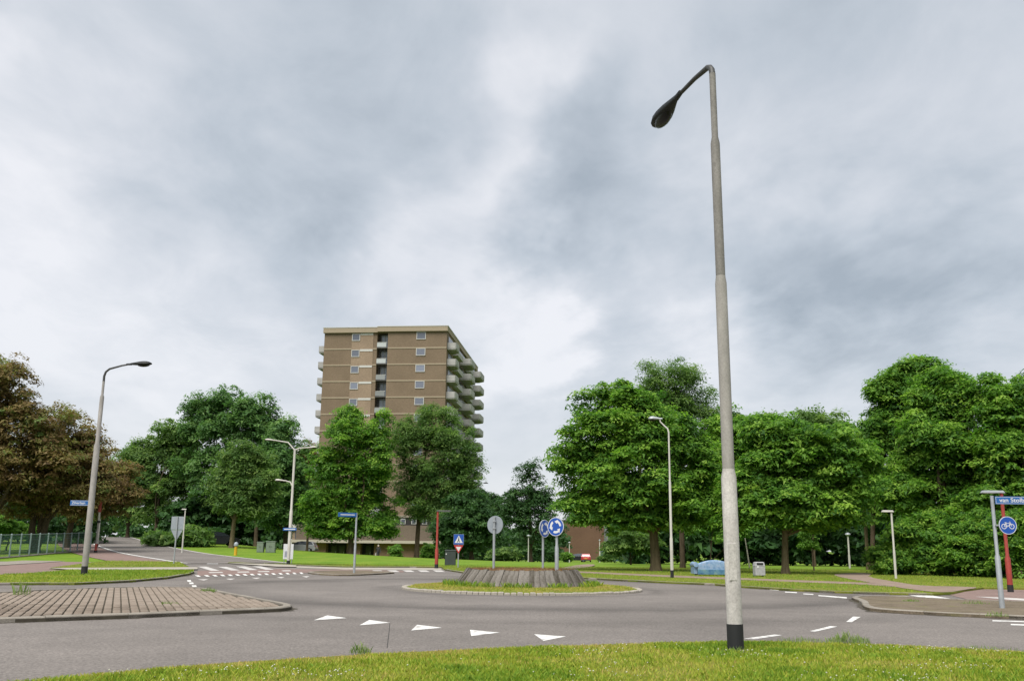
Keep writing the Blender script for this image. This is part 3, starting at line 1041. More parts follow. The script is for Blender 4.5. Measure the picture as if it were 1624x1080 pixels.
def double_lamp():
    b = G(457, 894.5, VZ); Y = b[1]
    root = empty('street_lamp', (b[0], b[1], VZ))
    tag(root, 'white street lamp with two branching arms and a lower third arm, street name plate halfway', 'street lamp')
    mb = MB(); mb.tube([(0, 0, -0.1), (0, 0, 0.22)], [0.105] * 2, 16); mb.build('foot_band', BLACK, root)
    top = at(468, 712, Y)[2] - VZ
    stepped_pole(root, [(0.2, top * 0.45, 0.095), (top * 0.45, top, 0.07)], POLEW, 16)

    def arm(p0, p1, r=0.045, hl=0.6):
        q0 = at(*p0, Y) - b; q1 = at(*p1, Y) - b
        q0[1] = 0; q1[1] = 0; q0[0] = 0
        d = np.array([q1[0], 0, 0]); ln = abs(q1[0]); s = np.sign(q1[0])
        e = np.array([s * (ln - hl), 0, q1[2]])
        mid = np.array([s * (ln - hl) * 0.35, 0, q0[2] + (q1[2] - q0[2]) * 0.8])
        a = MB(); a.tube([q0, mid, e], [r, r * .9, r * .7], 10); a.build('arm', POLEW, root, smooth=True)
        lamp_head(e, (s, 0), L=hl, W=0.22, Hh=0.13, parent=root, mat=POLEW, tilt=0.06)
    b = b.copy()
    b2 = at(468, 712, Y); b[0] = b2[0] if False else b[0]
    arm((468, 714), (420, 698))
    arm((468, 714), (503, 710))
    arm((463, 772), (436, 762))
    # name plate fixed across the pole
    zz = at(460, 839, Y)[2] - VZ
    m = MB(); m.box((0, -0.12, zz), (0.8, 0.025, 0.16)); m.build('name_plate', BLUEL, root)
    m = MB(); m.box((0, -0.134, zz), (0.66, 0.004, 0.05)); m.build('lettering', WHITE, root)
    # white notice board behind it
    nb = at(457, 882, Y + 3)
    g = empty('notice_board', (nb[0], Y + 3, gzf(nb[0], Y + 3)))
    tag(g, 'white notice board on two short posts behind the three-armed street lamp', 'notice board')
    for s in (-1, 1):
        m = MB(); m.tube([(s * 0.24, 0, -0.05), (s * 0.24, 0, 1.25)], 0.025, 8); m.build('post', STEEL, g)
    m = MB(); m.box((0, -0.035, 0.78), (0.62, 0.02, 0.92)); m.build('panel', WHITE, g)
    m = MB(); m.box((-0.05, -0.047, 0.62), (0.34, 0.004, 0.36)); m.build('print', plain('notice_print', (0.36, 0.37, 0.42), 0.5), g)


double_lamp()


def path_lamp(px, Y, top_py, base_z, label, arm=-1, mat=POLEW, red=False, r=0.05, py=None, armlen=0.6, group=None, hat=False):
    if py is not None:
        b = G(px, py, base_z); Y = b[1]
    else:
        b = on(px, Y)
    z = b[2]
    root = empty('path_lamp', (b[0], b[1], z))
    tag(root, label, 'street lamp', group)
    top = at(px, top_py, Y)[2] - z
    pm = REDM if red else mat
    if red:
        m = MB(); m.tube([(0, 0, -0.1), (0, 0, 0.22)], [r * 1.75] * 2, 14); m.build('foot_band', BLACK, root)
        stepped_pole(root, [(0.2, top * 0.33, r * 1.6), (top * 0.33, top, r)], pm, 14)
    else:
        stepped_pole(root, [(-0.1, top * 0.4, r * 1.25), (top * 0.4, top, r)], pm, 12)
    if hat:
        m = MB(); m.lathe([(0.05, top - 0.02), (0.07, top + 0.05), (0.20, top + 0.16), (0.17, top + 0.24), (0.03, top + 0.3)], n=14); m.build('lamp_head', STEEL, root, smooth=True)
        return root
    m = MB(); m.box((arm * (armlen / 2 - 0.04), 0, top + 0.04), (armlen + 0.1, 0.17, 0.075), 0, 0.9, 0.02)
    hd = m.build('lamp_head', (ARMD if arm > 0 else STEEL) if red else POLEW, root)
    m = MB(); m.box((arm * (armlen * 0.62), 0, top - 0.004), (armlen * 0.55, 0.12, 0.012)); m.build('lamp_glass', WHITE, hd)
    return root


path_lamp(1603, None, 782, 0.012, 'red cycle path lamp behind the round blue bicycle sign', red=True, py=938.5, r=0.052, armlen=0.62)
path_lamp(692, None, 811, 0.014, 'red cycle path lamp standing near the pedestrian crossing sign', red=True, py=900.8, r=0.06, arm=1, armlen=0.75)
path_lamp(1421, None, 812, VZ, 'thin white path lamp in front of the dense shrubs', py=917, r=0.042, armlen=0.4)
path_lamp(1346, 70, 851, 0, 'small far path lamp in front of the dark wood', r=0.06, hat=True)
path_lamp(289, 82, 808, 0, 'thin grey lamp pole beside the uphill road in front of dark trees', r=0.05, armlen=0.3)
path_lamp(838, 105, 852, 0, 'thin grey lamp pole on the lawn behind the wispy dark tree', r=0.05, hat=True)
path_lamp(903, 150, 862, 0, 'short lamp before the brown brick block, farthest from the red car', r=0.06, hat=True)
path_lamp(951, 165, 858, 0, 'short pale lamp directly beside the red car', r=0.07, hat=True)


def left_red_lamp():
    Y = 80.0
    b = on(152, Y); root = empty('path_lamp', b)
    tag(root, 'red street lamp with pale wrapped middle beside the fence end', 'street lamp')
    zt = at(152, 786, Y)[2] - b[2]; z1 = at(152, 812, Y)[2] - b[2]; z2 = at(152, 828, Y)[2] - b[2]; z3 = at(152, 862, Y)[2] - b[2]
    def seg(nm, a, c, r, m):
        q = MB(); q.tube([(0, 0, a), (0, 0, c)], [r, r], 12); q.build(nm, m, root)
    seg('foot_band', -0.1, 0.2, 0.13, BLACK); seg('lower_pole', 0.19, z3, 0.10, REDM); seg('pole', z3, z2, 0.075, POLEG); seg('clamp', z2 - 0.05, z2 + 0.14, 0.14, BLACK)
    seg('sleeve', z2 + 0.13, z1, 0.085, POLEW); seg('upper_pole', z1, zt, 0.13, REDM)
    m = MB(); m.box((0.32, 0, zt - 0.15), (0.72, 0.2, 0.12), 0, 0.9, 0.02); m.build('lamp_head', REDM, root)


left_red_lamp()
tall_lamp(154, 0, (166, 772), (150, 766), 'slender pale lamp at the top bend of the uphill road', Y=96.0, r=(0.09, 0.07, 0.05), mat=POLEW, headL=0.5, armmat=POLEW, hmat=POLEW, band=True)

# ------------------------------------------------------------------ signs


def frame_at(loc, face):
    """matrix with local x to the right, y up, z towards the direction face (xy)"""
    f = Vector((face[0], face[1], 0)).normalized()
    up = Vector((0, 0, 1)); right = up.cross(f).normalized()
    m = Matrix.Identity(4)
    for i in range(3):
        m[i][0] = right[i]; m[i][1] = up[i]; m[i][2] = f[i]; m[i][3] = loc[i]
    return m


def circle(r, n=40, cx=0, cy=0): return [(cx + r * math.cos(2 * math.pi * k / n), cy + r * math.sin(2 * math.pi * k / n)) for k in range(n)]


def ringpoly(mb, r0, r1, z0, z1, fr, n=40, a0=0, a1=2 * math.pi):
    full = abs(a1 - a0 - 2 * math.pi) < 1e-6
    vs = []
    m = n if full else n + 1
    for k in range(m):
        a = a0 + (a1 - a0) * k / n
        for rr, zz in ((r0, z0), (r1, z0), (r1, z1), (r0, z1)):
            vs.append(fr @ Vector((rr * math.cos(a), rr * math.sin(a), zz)))
    fs = []
    for k in range(n):
        j = (k + 1) % m
        for c in range(4):
            d = (c + 1) % 4
            fs.append((k * 4 + c, j * 4 + c, j * 4 + d, k * 4 + d))
    if not full: fs += [(0, 1, 2, 3), (n * 4 + 3, n * 4 + 2, n * 4 + 1, n * 4)]
    mb.add(vs, fs)


def roundabout_sign(loc, zc, face, rad, label, pr=0.035, zbase=0.0, lower=None):
    root = empty('roundabout_sign', (loc[0], loc[1], zbase)); tag(root, label, 'road sign')
    m = MB(); top = zc - zbase + rad * 0.9
    if lower: m.tube([(0, 0, -0.06), (0, 0, lower[0]), (0, 0, lower[0] + 0.08), (0, 0, top)], [lower[1], lower[1], pr, pr], 14)
    else: m.tube([(0, 0, -0.06), (0, 0, top)], [pr, pr], 14)
    m.build('pole', STEEL, root, smooth=True)
    f = Vector((face[0], face[1], 0)).normalized()
    fr = frame_at(Vector((0, 0, zc - zbase)) + f * (pr + 0.02), face)
    m = MB(); m.prism(circle(rad), -0.012, 0.012, fr); d = m.build('sign_disc', SBACK, root)
    m = MB(); m.prism(circle(rad * 0.965), 0.012, 0.0135, fr); m.build('blue_face', BLUE, d)
    m = MB(); ringpoly(m, rad * 0.935, rad * 0.985, 0.0125, 0.0150, fr); m.build('white_rim', WHITE, d)
    for k in range(3):
        a0 = math.radians(90 + 15 + 120 * k + 20); a1 = a0 + math.radians(62)
        m = MB(); ringpoly(m, rad * 0.46, rad * 0.70, 0.0135, 0.0155, fr, 12, a0, a1)
        # arrow tip, circulating anticlockwise
        c, s_ = math.cos, math.sin
        at_ = a1 + math.radians(36)
        m.prism([(rad * .34 * c(a1), rad * .34 * s_(a1)), (rad * .82 * c(a1), rad * .82 * s_(a1)), (rad * .58 * c(at_), rad * .58 * s_(at_))], 0.0135, 0.0157, fr)
        m.build('arrow', WHITE, d)
    for dz in (0.1, -0.1):
        m = MB(); m.box((0, 0, zc - zbase + dz), (pr * 2.6, pr * 2.6 + 0.01, 0.03)); m.build('clamp', STEEL, root)
    return root


MT = 0.62
p = at(881.5, 835, 27.6); roundabout_sign((at(883, 890, 27.6)[0], 27.6), p[2], (-0.62, -1.0), 0.262, 'larger facing blue roundabout sign with three white arrows on thick pole on the mound', 0.037, 0.58, (0.62, 0.055))
p = at(862, 838, 29.6); roundabout_sign((at(861, 890, 29.6)[0], 29.6), p[2], (1.25, -1.0), 0.265, 'narrow turned blue roundabout sign on thin pole, partly side-on, on the mound', 0.034, 0.55)
p = at(783, 832, 28.6); roundabout_sign((at(783, 890, 28.6)[0], 28.6), p[2], (0.55, 1.0), 0.262, 'round road sign seen from its plain grey back on the mound', 0.037, 0.57)


def plate(mb, poly, z0, z1, fr): mb.prism(poly, z0, z1, fr)


def tri_poly(s, cy=0, flip=True):
    h = s * 0.866
    P = [(-s / 2, h / 2 + cy), (s / 2, h / 2 + cy), (0, -h / 2 + cy)]
    return P


def ped_sign(root, fr, w, zoff, flipback=False):
    """blue square pedestrian crossing sign over a give-way triangle"""
    sq = [(-w / 2, zoff - w / 2), (w / 2, zoff - w / 2), (w / 2, zoff + w / 2), (-w / 2, zoff + w / 2)]
    m = MB(); m.prism(sq, -0.01, 0.01, fr); b = m.build('square_plate', SBACK, root)
    s2 = [(x * 0.96, zoff + (y - zoff) * 0.96) for x, y in sq]
    m = MB(); m.prism(s2, 0.010, 0.0115, fr); m.build('blue_face', BLUE, b)
    t = w * 0.40
    m = MB(); m.prism([(-t, zoff - w * 0.34), (t, zoff - w * 0.34), (0, zoff + w * 0.38)], 0.0115, 0.013, fr); m.build('white_triangle', WHITE, b)
    m = MB()
    m.prism(circle(w * 0.05, 10, 0.0, zoff + w * 0.16), 0.013, 0.0145, fr)
    m.prism([(-0.05 * w, zoff + 0.09 * w), (0.06 * w, zoff + 0.09 * w), (0.05 * w, zoff - 0.08 * w), (0.14 * w, zoff - 0.29 * w), (0.08 * w, zoff - 0.29 * w), (0.0, zoff - 0.12 * w), (-0.10 * w, zoff - 0.29 * w), (-0.16 * w, zoff - 0.27 * w), (-0.05 * w, zoff - 0.06 * w)], 0.013, 0.0145, fr)
    m.build('walking_figure', BLACK, b)
    s = w * 0.95
    cy = zoff - w / 2 - s * 0.433 - 0.03
    m = MB(); m.prism(tri_poly(s, cy), -0.01, 0.01, fr); b2 = m.build('triangle_plate', SBACK, root)
    m = MB(); m.prism(tri_poly(s * 0.98, cy), 0.010, 0.0115, fr); m.build('red_border', SREDM, b2)
    m = MB(); m.prism(tri_poly(s * 0.56, cy + s * 0.02), 0.0115, 0.013, fr); m.build('white_centre', WHITE, b2)


def give_way_post(px, py, z, zc_py, face, w, label, pr=0.035):
    b = G(px, py, z); Y = b[1]
    root = empty('crossing_sign', (b[0], b[1], z)); tag(root, label, 'road sign')
    zc = at(px, zc_py, Y)[2] - z
    m = MB(); m.tube([(0, 0, -0.08), (0, 0, zc + w * 0.5)], [pr, pr], 12); m.build('pole', STEEL, root, smooth=True)
    f = Vector((face[0], face[1], 0)).normalized()
    fr = frame_at(Vector((0, 0, 0)) + f * (pr + 0.015), face)
    ped_sign(root, fr, w, zc)
    return root


give_way_post(726.5, 899.8, VZ, 855, (0.05, -1), 0.56, 'blue pedestrian crossing sign over red give-way triangle facing the roundabout')
give_way_post(275.5, 893.5, VZ, 829, (0.1, 1), 0.74, 'crossing sign and triangle seen from the grey back on the small grass patch', 0.04)


def text_mesh(txt, size, name, mat, parent, fr, depth=0.002, condense=1.0):
    cu = bpy.data.curves.new('t', 'FONT'); cu.body = txt; cu.size = size; cu.align_x = 'LEFT'; cu.align_y = 'CENTER'; cu.extrude = depth; cu.offset = size * 0.012
    ob = bpy.data.objects.new('t', cu); COL.objects.link(ob)
    dg = bpy.context.evaluated_depsgraph_get()
    me = bpy.data.meshes.new_from_object(ob.evaluated_get(dg))
    bpy.data.objects.remove(ob)
    me.transform(Matrix.Diagonal((condense, 1, 1, 1))); me.transform(fr); me.name = name
    me.materials.clear(); me.materials.append(mat)
    o = bpy.data.objects.new(name, me); COL.objects.link(o); o.parent = parent
    return o


def bike_post():
    b = G(1589.5, 963.5, VZ); Y = b[1]
    root = empty('street_name_post', (b[0], b[1], VZ)); tag(root, 'steel post with blue street name plate and round blue bicycle sign on a paved island', 'road sign')
    zt = at(1577, 786, Y)[2] - VZ; zm = at(1584, 883, Y)[2] - VZ
    m = MB(); m.tube([(0, 0, -0.1), (0, 0, zm), (0, 0, zm + 0.05), (0, 0, zt)], [0.055, 0.055, 0.036, 0.036], 14); m.build('pole', STEEL, root, smooth=True)
    # street name plate reaching right out of the picture
    zc = at(1600, 793.5, Y)[2] - VZ
    fr = frame_at(Vector((0.04, -0.045, zc)), (-0.08, -1))
    m = MB(); m.prism([(0, -0.082), (1.25, -0.082), (1.25, 0.082), (0, 0.082)], -0.01, 0.01, fr); pl = m.build('name_plate', BLUEL, root)
    m = MB()
    for q in ([(0.012, 0.072), (1.238, 0.072), (1.238, 0.066), (0.012, 0.066)], [(0.012, -0.072), (1.238, -0.072), (1.238, -0.066), (0.012, -0.066)], [(0.012, -0.066), (0.018, -0.066), (0.018, 0.066), (0.012, 0.066)]):
        m.prism(q, 0.010, 0.0115, fr)
    m.build('border', WHITE, pl)
    text_mesh('van Stolberglaan', 0.125, 'lettering', WHITE, pl, fr @ Matrix.Translation((0.085, 0.0, 0.0122)), 0.0012, 1.12)
    # bicycle disc
    c = at(1595.5, 833, Y)
    fr = frame_at(Vector((c[0] - b[0] + 0.0, -0.065, c[2] - VZ)), (0.0, -1))
    R = 0.19
    m = MB(); m.prism(circle(R), -0.01, 0.01, fr); d = m.build('bicycle_sign', SBACK, root)
    m = MB(); m.prism(circle(R * 0.97), 0.01, 0.0115, fr); m.build('blue_face', BLUE, d)
    m = MB(); ringpoly(m, R * 0.93, R * 0.99, 0.0105, 0.013, fr); m.build('white_rim', WHITE, d)
    m = MB()
    k = R / 0.19
    for x in (-0.083, 0.083):
        f2 = fr @ Matrix.Translation((x * k, -0.022 * k, 0))
        ringpoly(m, 0.042 * k, 0.056 * k, 0.0115, 0.0135, f2, 24)

    def bar(a, c_, w=0.011):
        a = np.array(a) * k; c_ = np.array(c_) * k; dd = (c_ - a) / np.linalg.norm(c_ - a); nn = np.array([-dd[1], dd[0]]) * w * k / 2
        m.prism([tuple(a + nn), tuple(c_ + nn), tuple(c_ - nn), tuple(a - nn)], 0.0115, 0.0137, fr)
    for a, c_ in (((-0.083, -0.022), (-0.045, 0.045)), ((-0.045, 0.045), (0.055, 0.045)), ((-0.045, 0.04), (0.0, -0.026)), ((0.0, -0.026), (0.055, 0.045)), ((0.055, 0.06), (0.083, -0.022)), ((-0.083, -0.022), (0.0, -0.026)), ((-0.065, 0.06), (-0.025, 0.06)), ((0.03, 0.075), (0.06, 0.07)), ((-0.045, 0.045), (-0.045, 0.06))):
        bar(a, c_)
    m.build('bicycle_symbol', WHITE, d)
    m = MB(); m.box((0.06, -0.04, c[2] - VZ), (0.14, 0.05, 0.03)); m.build('clamp', STEEL, root)


bike_post()


def far_name_post():
    b = G(561.5, 908, VZ); Y = b[1]
    root = empty('street_name_post', (b[0], b[1], VZ)); tag(root, 'thin steel post with one blue street name plate on the far traffic island', 'road sign')
    zt = at(563, 813, Y)[2] - VZ
    m = MB(); m.tube([(0, 0, -0.08), (0, 0, zt * 0.45), (0, 0, zt * 0.45 + .05), (0, 0, zt)], [0.05, 0.05, 0.04, 0.04], 12); m.build('pole', STEEL, root, smooth=True)
    f = (0.62, -1.0)
    fr = frame_at(Vector((-0.03, -0.05, zt - 0.09)), f)
    m = MB(); m.prism([(-0.80, -0.09), (0.05, -0.09), (0.05, 0.09), (-0.80, 0.09)], -0.01, 0.01, fr); pl = m.build('name_plate', BLUEL, root)
    m = MB(); m.prism([(-0.70, -0.02), (-0.05, -0.02), (-0.05, 0.02), (-0.70, 0.02)], 0.010, 0.012, fr); m.build('lettering', WHITE, pl)


far_name_post()


def left_name_plate():
    b = G(133, 911, VZ); Y = b[1]
    # plate clamped to a thin post standing behind the lamp
    q = at(137, 905, Y + 0.35); zc = at(124, 797, Y)[2]
    root = empty('street_name_plate', (b[0], Y + 0.22, VZ)); tag(root, 'blue street name plate with white letters held beside the leaning grey lamp', 'road sign')
    m = MB(); m.tube([(0, 0, -0.06), (0, 0, zc - VZ + 0.12)], 0.03, 10); m.build('pole', STEEL, root)
    c = at(108, 797, Y)
    x0 = c[0] - b[0]; x1 = at(141, 797, Y)[0] - b[0]
    fr = frame_at(Vector((x0, -0.04, zc - VZ)), (0, -1))
    w = x1 - x0
    m = MB(); m.prism([(0, -0.095), (w, -0.095), (w, 0.095), (0, 0.095)], -0.01, 0.01, fr); pl = m.build('name_plate', BLUEL, root)
    m = MB()
    for yy in (0.078, -0.078): m.prism([(0.015, yy - 0.005), (w - 0.02, yy - 0.005), (w - 0.02, yy + 0.005), (0.015, yy + 0.005)], 0.01, 0.012, fr)
    m.build('border', WHITE, pl)
    text_mesh('Zilverlaan', 0.125, 'lettering', WHITE, pl, fr @ Matrix.Translation((0.06, 0.0, 0.0115)), 0.001, 1.0)


left_name_plate()

# ------------------------------------------------------------------ small street furniture


def furniture():
    # mosaic sofa bench
    b0 = G(1099, 911.5, VZ)
    Y = b0[1]; Wd = at(1166, 900, Y)[0] - b0[0]; Hh = 0.66
    root = empty('sofa_bench', (b0[0] + Wd / 2, Y + 0.3, VZ)); tag(root, 'blue mosaic sofa bench with arched back beside the footpath, half behind the tall lamp', 'bench')
    mos = ramp_mat('blue_mosaic', [(0.30, (0.13, 0.25, 0.45)), (0.45, (0.24, 0.38, 0.58)), (0.58, (0.33, 0.46, 0.64)), (0.70, (0.42, 0.42, 0.55)), (0.8, (0.55, 0.62, 0.72))], scale=9, detail=6, rough=0.5, spec=0.4)
    mosd = ramp_mat('teal_mosaic', [(0.30, (0.05, 0.14, 0.28)), (0.5, (0.10, 0.24, 0.36)), (0.7, (0.22, 0.36, 0.36))], scale=6, detail=6, rough=0.5, spec=0.4)
    prof = []
    n = 26
    for k in range(n + 1):
        t = k / n; x = -Wd / 2 + 0.14 + (Wd - 0.28) * t
        prof.append((x, 0.40 + 0.27 * math.sin(math.pi * (0.06 + 0.88 * t)) ** 0.8))
    poly = [(-Wd / 2 + 0.14, 0.06), (Wd / 2 - 0.14, 0.06)] + prof[::-1]
    fr = frame_at(Vector((0, -0.40, 0)), (0, -1))
    def rounded(mb, poly, z0, z1, fr, inset=0.05):
        cx = sum(p[0] for p in poly) / len(poly); cy = sum(p[1] for p in poly) / len(poly)
        ins = [(x + (cx - x) * inset * 1.2, y + (cy - y) * inset * 2) for x, y in poly]
        n = len(poly); vs = []
        for P, z in ((ins, z0), (poly, z0 + 0.06), (poly, z1 - 0.06), (ins, z1)): vs += [fr @ Vector((x, y, z)) for x, y in P]
        fs = [tuple(range(n - 1, -1, -1)), tuple(3 * n + k for k in range(n))]
        for r_ in range(3):
            for i in range(n):
                j = (i + 1) % n; fs.append((r_ * n + i, r_ * n + j, (r_ + 1) * n + j, (r_ + 1) * n + i))
        mb.add(vs, fs)
    m = MB(); rounded(m, poly, -0.14, 0.12, fr); bk = m.build('backrest', mos, root, smooth=True); q_ = bk.modifiers.new('round', 'SUBSURF'); q_.levels = q_.render_levels = 2
    m = MB(); m.box((0, -0.05, 0.22), (Wd - 0.3, 0.62, 0.34), 0, 0.97, 0.05); m.build('seat', mosd, root)
    for s in (-1, 1):
        m = MB()
        m.tube([(s * (Wd / 2 - 0.11), -0.52, 0.46), (s * (Wd / 2 - 0.10), 0.2, 0.46), (s * (Wd / 2 - 0.10), 0.44, 0.42)], [0.11, 0.125, 0.10], 14)
        m.box((s * (Wd / 2 - 0.11), 0.0, 0.24), (0.15, 0.78, 0.36), 0, 1, 0.03)
        m.build('armrest', mos, root, smooth=True)
    for s in (-1, 1):
        m = MB(); m.box((s * (Wd / 2 - 0.22), -0.1, 0.03), (0.12, 0.5, 0.16)); m.build('foot', CONC, root)
    m = MB(); m.box((0, -0.53, 0.15), (Wd - 0.36, 0.05, 0.22), 0, 1, 0.01); m.build('plinth', mosd, root)
    # litter bin
    b = G(1206, 914, VZ); sc = (at(1214, 900, b[1])[0] - at(1198, 900, b[1])[0]); hb = at(1206, 891, b[1])[2] - VZ
    root = empty('litter_bin', (b[0], b[1] + 0.2, VZ), 0.06); tag(root, 'grey boxy litter bin with open top slot on the lawn', 'litter bin')
    binm = plain('bin_grey', (0.44, 0.44, 0.45), 0.6, 0.1, 0.3, 0.18)
    m = MB(); m.box((0, 0, 0.07 + (hb - 0.25) / 2), (sc, sc * 0.8, hb - 0.22), 0, 1, 0.02); m.build('body', binm, root)
    m = MB(); m.box((0, 0, hb - 0.08), (sc * 1.02, sc * 0.82, 0.17), 0, 0.86, 0.03); hd = m.build('hood', binm, root)
    m = MB(); m.box((0, -sc * 0.395, hb - 0.075), (sc * 0.62, 0.03, 0.085)); m.build('slot', BLACK, hd)
    for s in (-1, 1):
        m = MB(); m.box((s * sc * 0.42, 0, 0.03), (0.05, sc * 0.6, 0.14)); m.build('foot', STEEL, root)
    m = MB(); m.box((-sc * 0.22, -sc * 0.40 - 0.003, hb * 0.68), (0.07, 0.006, 0.09)); m.build('sticker', WHITE, root)
    # yellow marker post
    b = on(374, 78.0); root = empty('marker_post', b); tag(root, 'yellow pipeline marker post with grey dome cap on the verge', 'marker post')
    ym = plain('yellow', (0.72, 0.42, 0.02), 0.5)
    m = MB(); m.lathe([(0.13, -0.05), (0.13, 0.03), (0.125, 0.1), (0.115, 0.66), (0.12, 0.70)], n=16); m.build('post', ym, root, smooth=True)
    m = MB(); m.lathe([(0.10, 0.69), (0.17, 0.74), (0.18, 0.86), (0.14, 0.98), (0.05, 1.04), (0.01, 1.05)], n=16); m.build('cap', SBACK, root, smooth=True)
    # cabinets
    cm = plain('cabinet_green', (0.20, 0.25, 0.19), 0.6, 0, 0.3, 0.15)
    for px, w, h, lab in ((413, 0.56, 0.86, 'smaller green grey utility cabinet near the yellow marker post'), (429.5, 0.80, 0.93, 'larger green grey utility cabinet with double doors on the verge')):
        b = on(px, 86.0); root = empty('utility_cabinet', b); tag(root, lab, 'cabinet')
        m = MB(); m.box((0, 0, h / 2), (w, 0.4, h), 0, 1, 0.015); m.build('body', cm, root)
        m = MB(); m.box((0, 0, h + 0.02), (w + 0.06, 0.46, 0.05), 0, 0.98, 0.015); m.build('roof', cm, root)
        for s in ((-1, 1) if w > 0.7 else (0,)):
            dw = w * (0.46 if w > 0.7 else 0.9)
            m = MB(); m.box((s * w * 0.24, -0.205, h / 2), (dw, 0.012, h * 0.88)); d = m.build('door', cm, root)
            m = MB(); m.box((s * w * 0.24 - s * 0.13, -0.216, h * 0.55), (0.03, 0.02, 0.12)); m.build('handle', BLACK, d)
    # dark green cabinet by the crossing
    b = G(714, 896, VZ); root = empty('utility_cabinet', (b[0], b[1], VZ)); tag(root, 'dark green utility cabinet between the red lamp and pedestrian sign', 'cabinet')
    dk = plain('cabinet_dark', (0.045, 0.06, 0.055), 0.6)
    m = MB(); m.box((0, 0, 0.42), (0.66, 0.4, 0.96), 0, 1, 0.015); m.build('body', dk, root)
    m = MB(); m.box((0, 0, 0.91), (0.72, 0.46, 0.05), 0, 0.96, 0.01); m.build('roof', dk, root)
    for s in (-1, 1):
        m = MB(); m.box((s * 0.16, -0.203, 0.42), (0.29, 0.012, 0.8)); m.build('door', dk, root)
    m = MB(); m.box((-0.25, -0.212, 0.68), (0.06, 0.006, 0.07)); m.build('sticker', WHITE, root)
    # leaning pale stake
    b = G(1189, 899, VZ); t = at(1181.5, 853, b[1]); root = MB()
    root.tube([(b[0], b[1], VZ - 0.1), ((b[0] + t[0]) / 2, b[1], (VZ + t[2]) / 2), (t[0], b[1], t[2])], [0.055, 0.045, 0.035], 10)
    o = root.build('tree_stake', ramp_mat('pale_wood', [(0.3, (0.25, 0.23, 0.18)), (0.7, (0.50, 0.47, 0.40))], scale=5, detail=6), None)
    tag(o, 'thin pale leaning stake between the sofa bench and the litter bin', 'stake')


furniture()


def fence():
    A = G(-60, 889, 0.03); B = G(142, 881.5, 0.03)
    root = empty('mesh_fence', (A[0], A[1], 0.03)); tag(root, 'green wire mesh fence with pale posts along the red cycle path', 'fence')
    d = B - A; L = np.linalg.norm(d[:2]); d = d / L
    H = 1.5
    nposts = 15
    fg = plain('fence_green', (0.035, 0.10, 0.085), 0.5); fp = plain('fence_post', (0.30, 0.38, 0.38), 0.5)
    def gl(s): q = d * s; return q[0], q[1], gzf(A[0] + q[0], A[1] + q[1]) - 0.0
    p0 = None
    for k in range(nposts):
        x, y, z = gl(L * k / (nposts - 1))
        if p0 is None:
            m = MB(); m.tube([(0, 0, -0.1), (0, 0, H + 0.05)], 0.055, 8); m.tube([(0, 0, H + 0.05), (0, 0, H + 0.09)], [0.065, 0.03], 8); o = p0 = m.build('post', fp, root)
        else:
            o = p0.copy(); COL.objects.link(o); o.parent = root
        o.location = (x, y, z)
    ang = math.atan2(d[1], d[0])
    for k in range(nposts - 1):
        s0 = L * k / (nposts - 1) + 0.08; s1 = L * (k + 1) / (nposts - 1) - 0.08
        m = MB()
        nw = 22
        for i in range(nw + 1):
            x, y, z = gl(s0 + (s1 - s0) * i / nw)
            m.box((x, y, z + H / 2 + 0.04), (0.007, 0.007, H - 0.02), ang)
        for zz in np.linspace(0.08, H, 9):
            xa, ya, za = gl(s0); xb, yb, zb = gl(s1)
            m.tube([(xa, ya, za + zz), (xb, yb, zb + zz)], 0.006, 4)
        m.build('mesh_panel', fg, root)
        m = MB(); xa, ya, za = gl(s0); xb, yb, zb = gl(s1)
        m.tube([(xa, ya, za + H + 0.02), (xb, yb, zb + H + 0.02)], 0.024, 6); m.build('top_rail', fp, root)
    # hanging line of concrete edging under it
    m = MB()
    for k in range(nposts - 1):
        xa, ya, za = gl(L * k / (nposts - 1)); xb, yb, zb = gl(L * (k + 1) / (nposts - 1))
        m.tube([(xa, ya, za + 0.02), (xb, yb, zb + 0.02)], 0.07, 4)
    m.build('edging', CONC, root)


fence()

# ------------------------------------------------------------------ cars


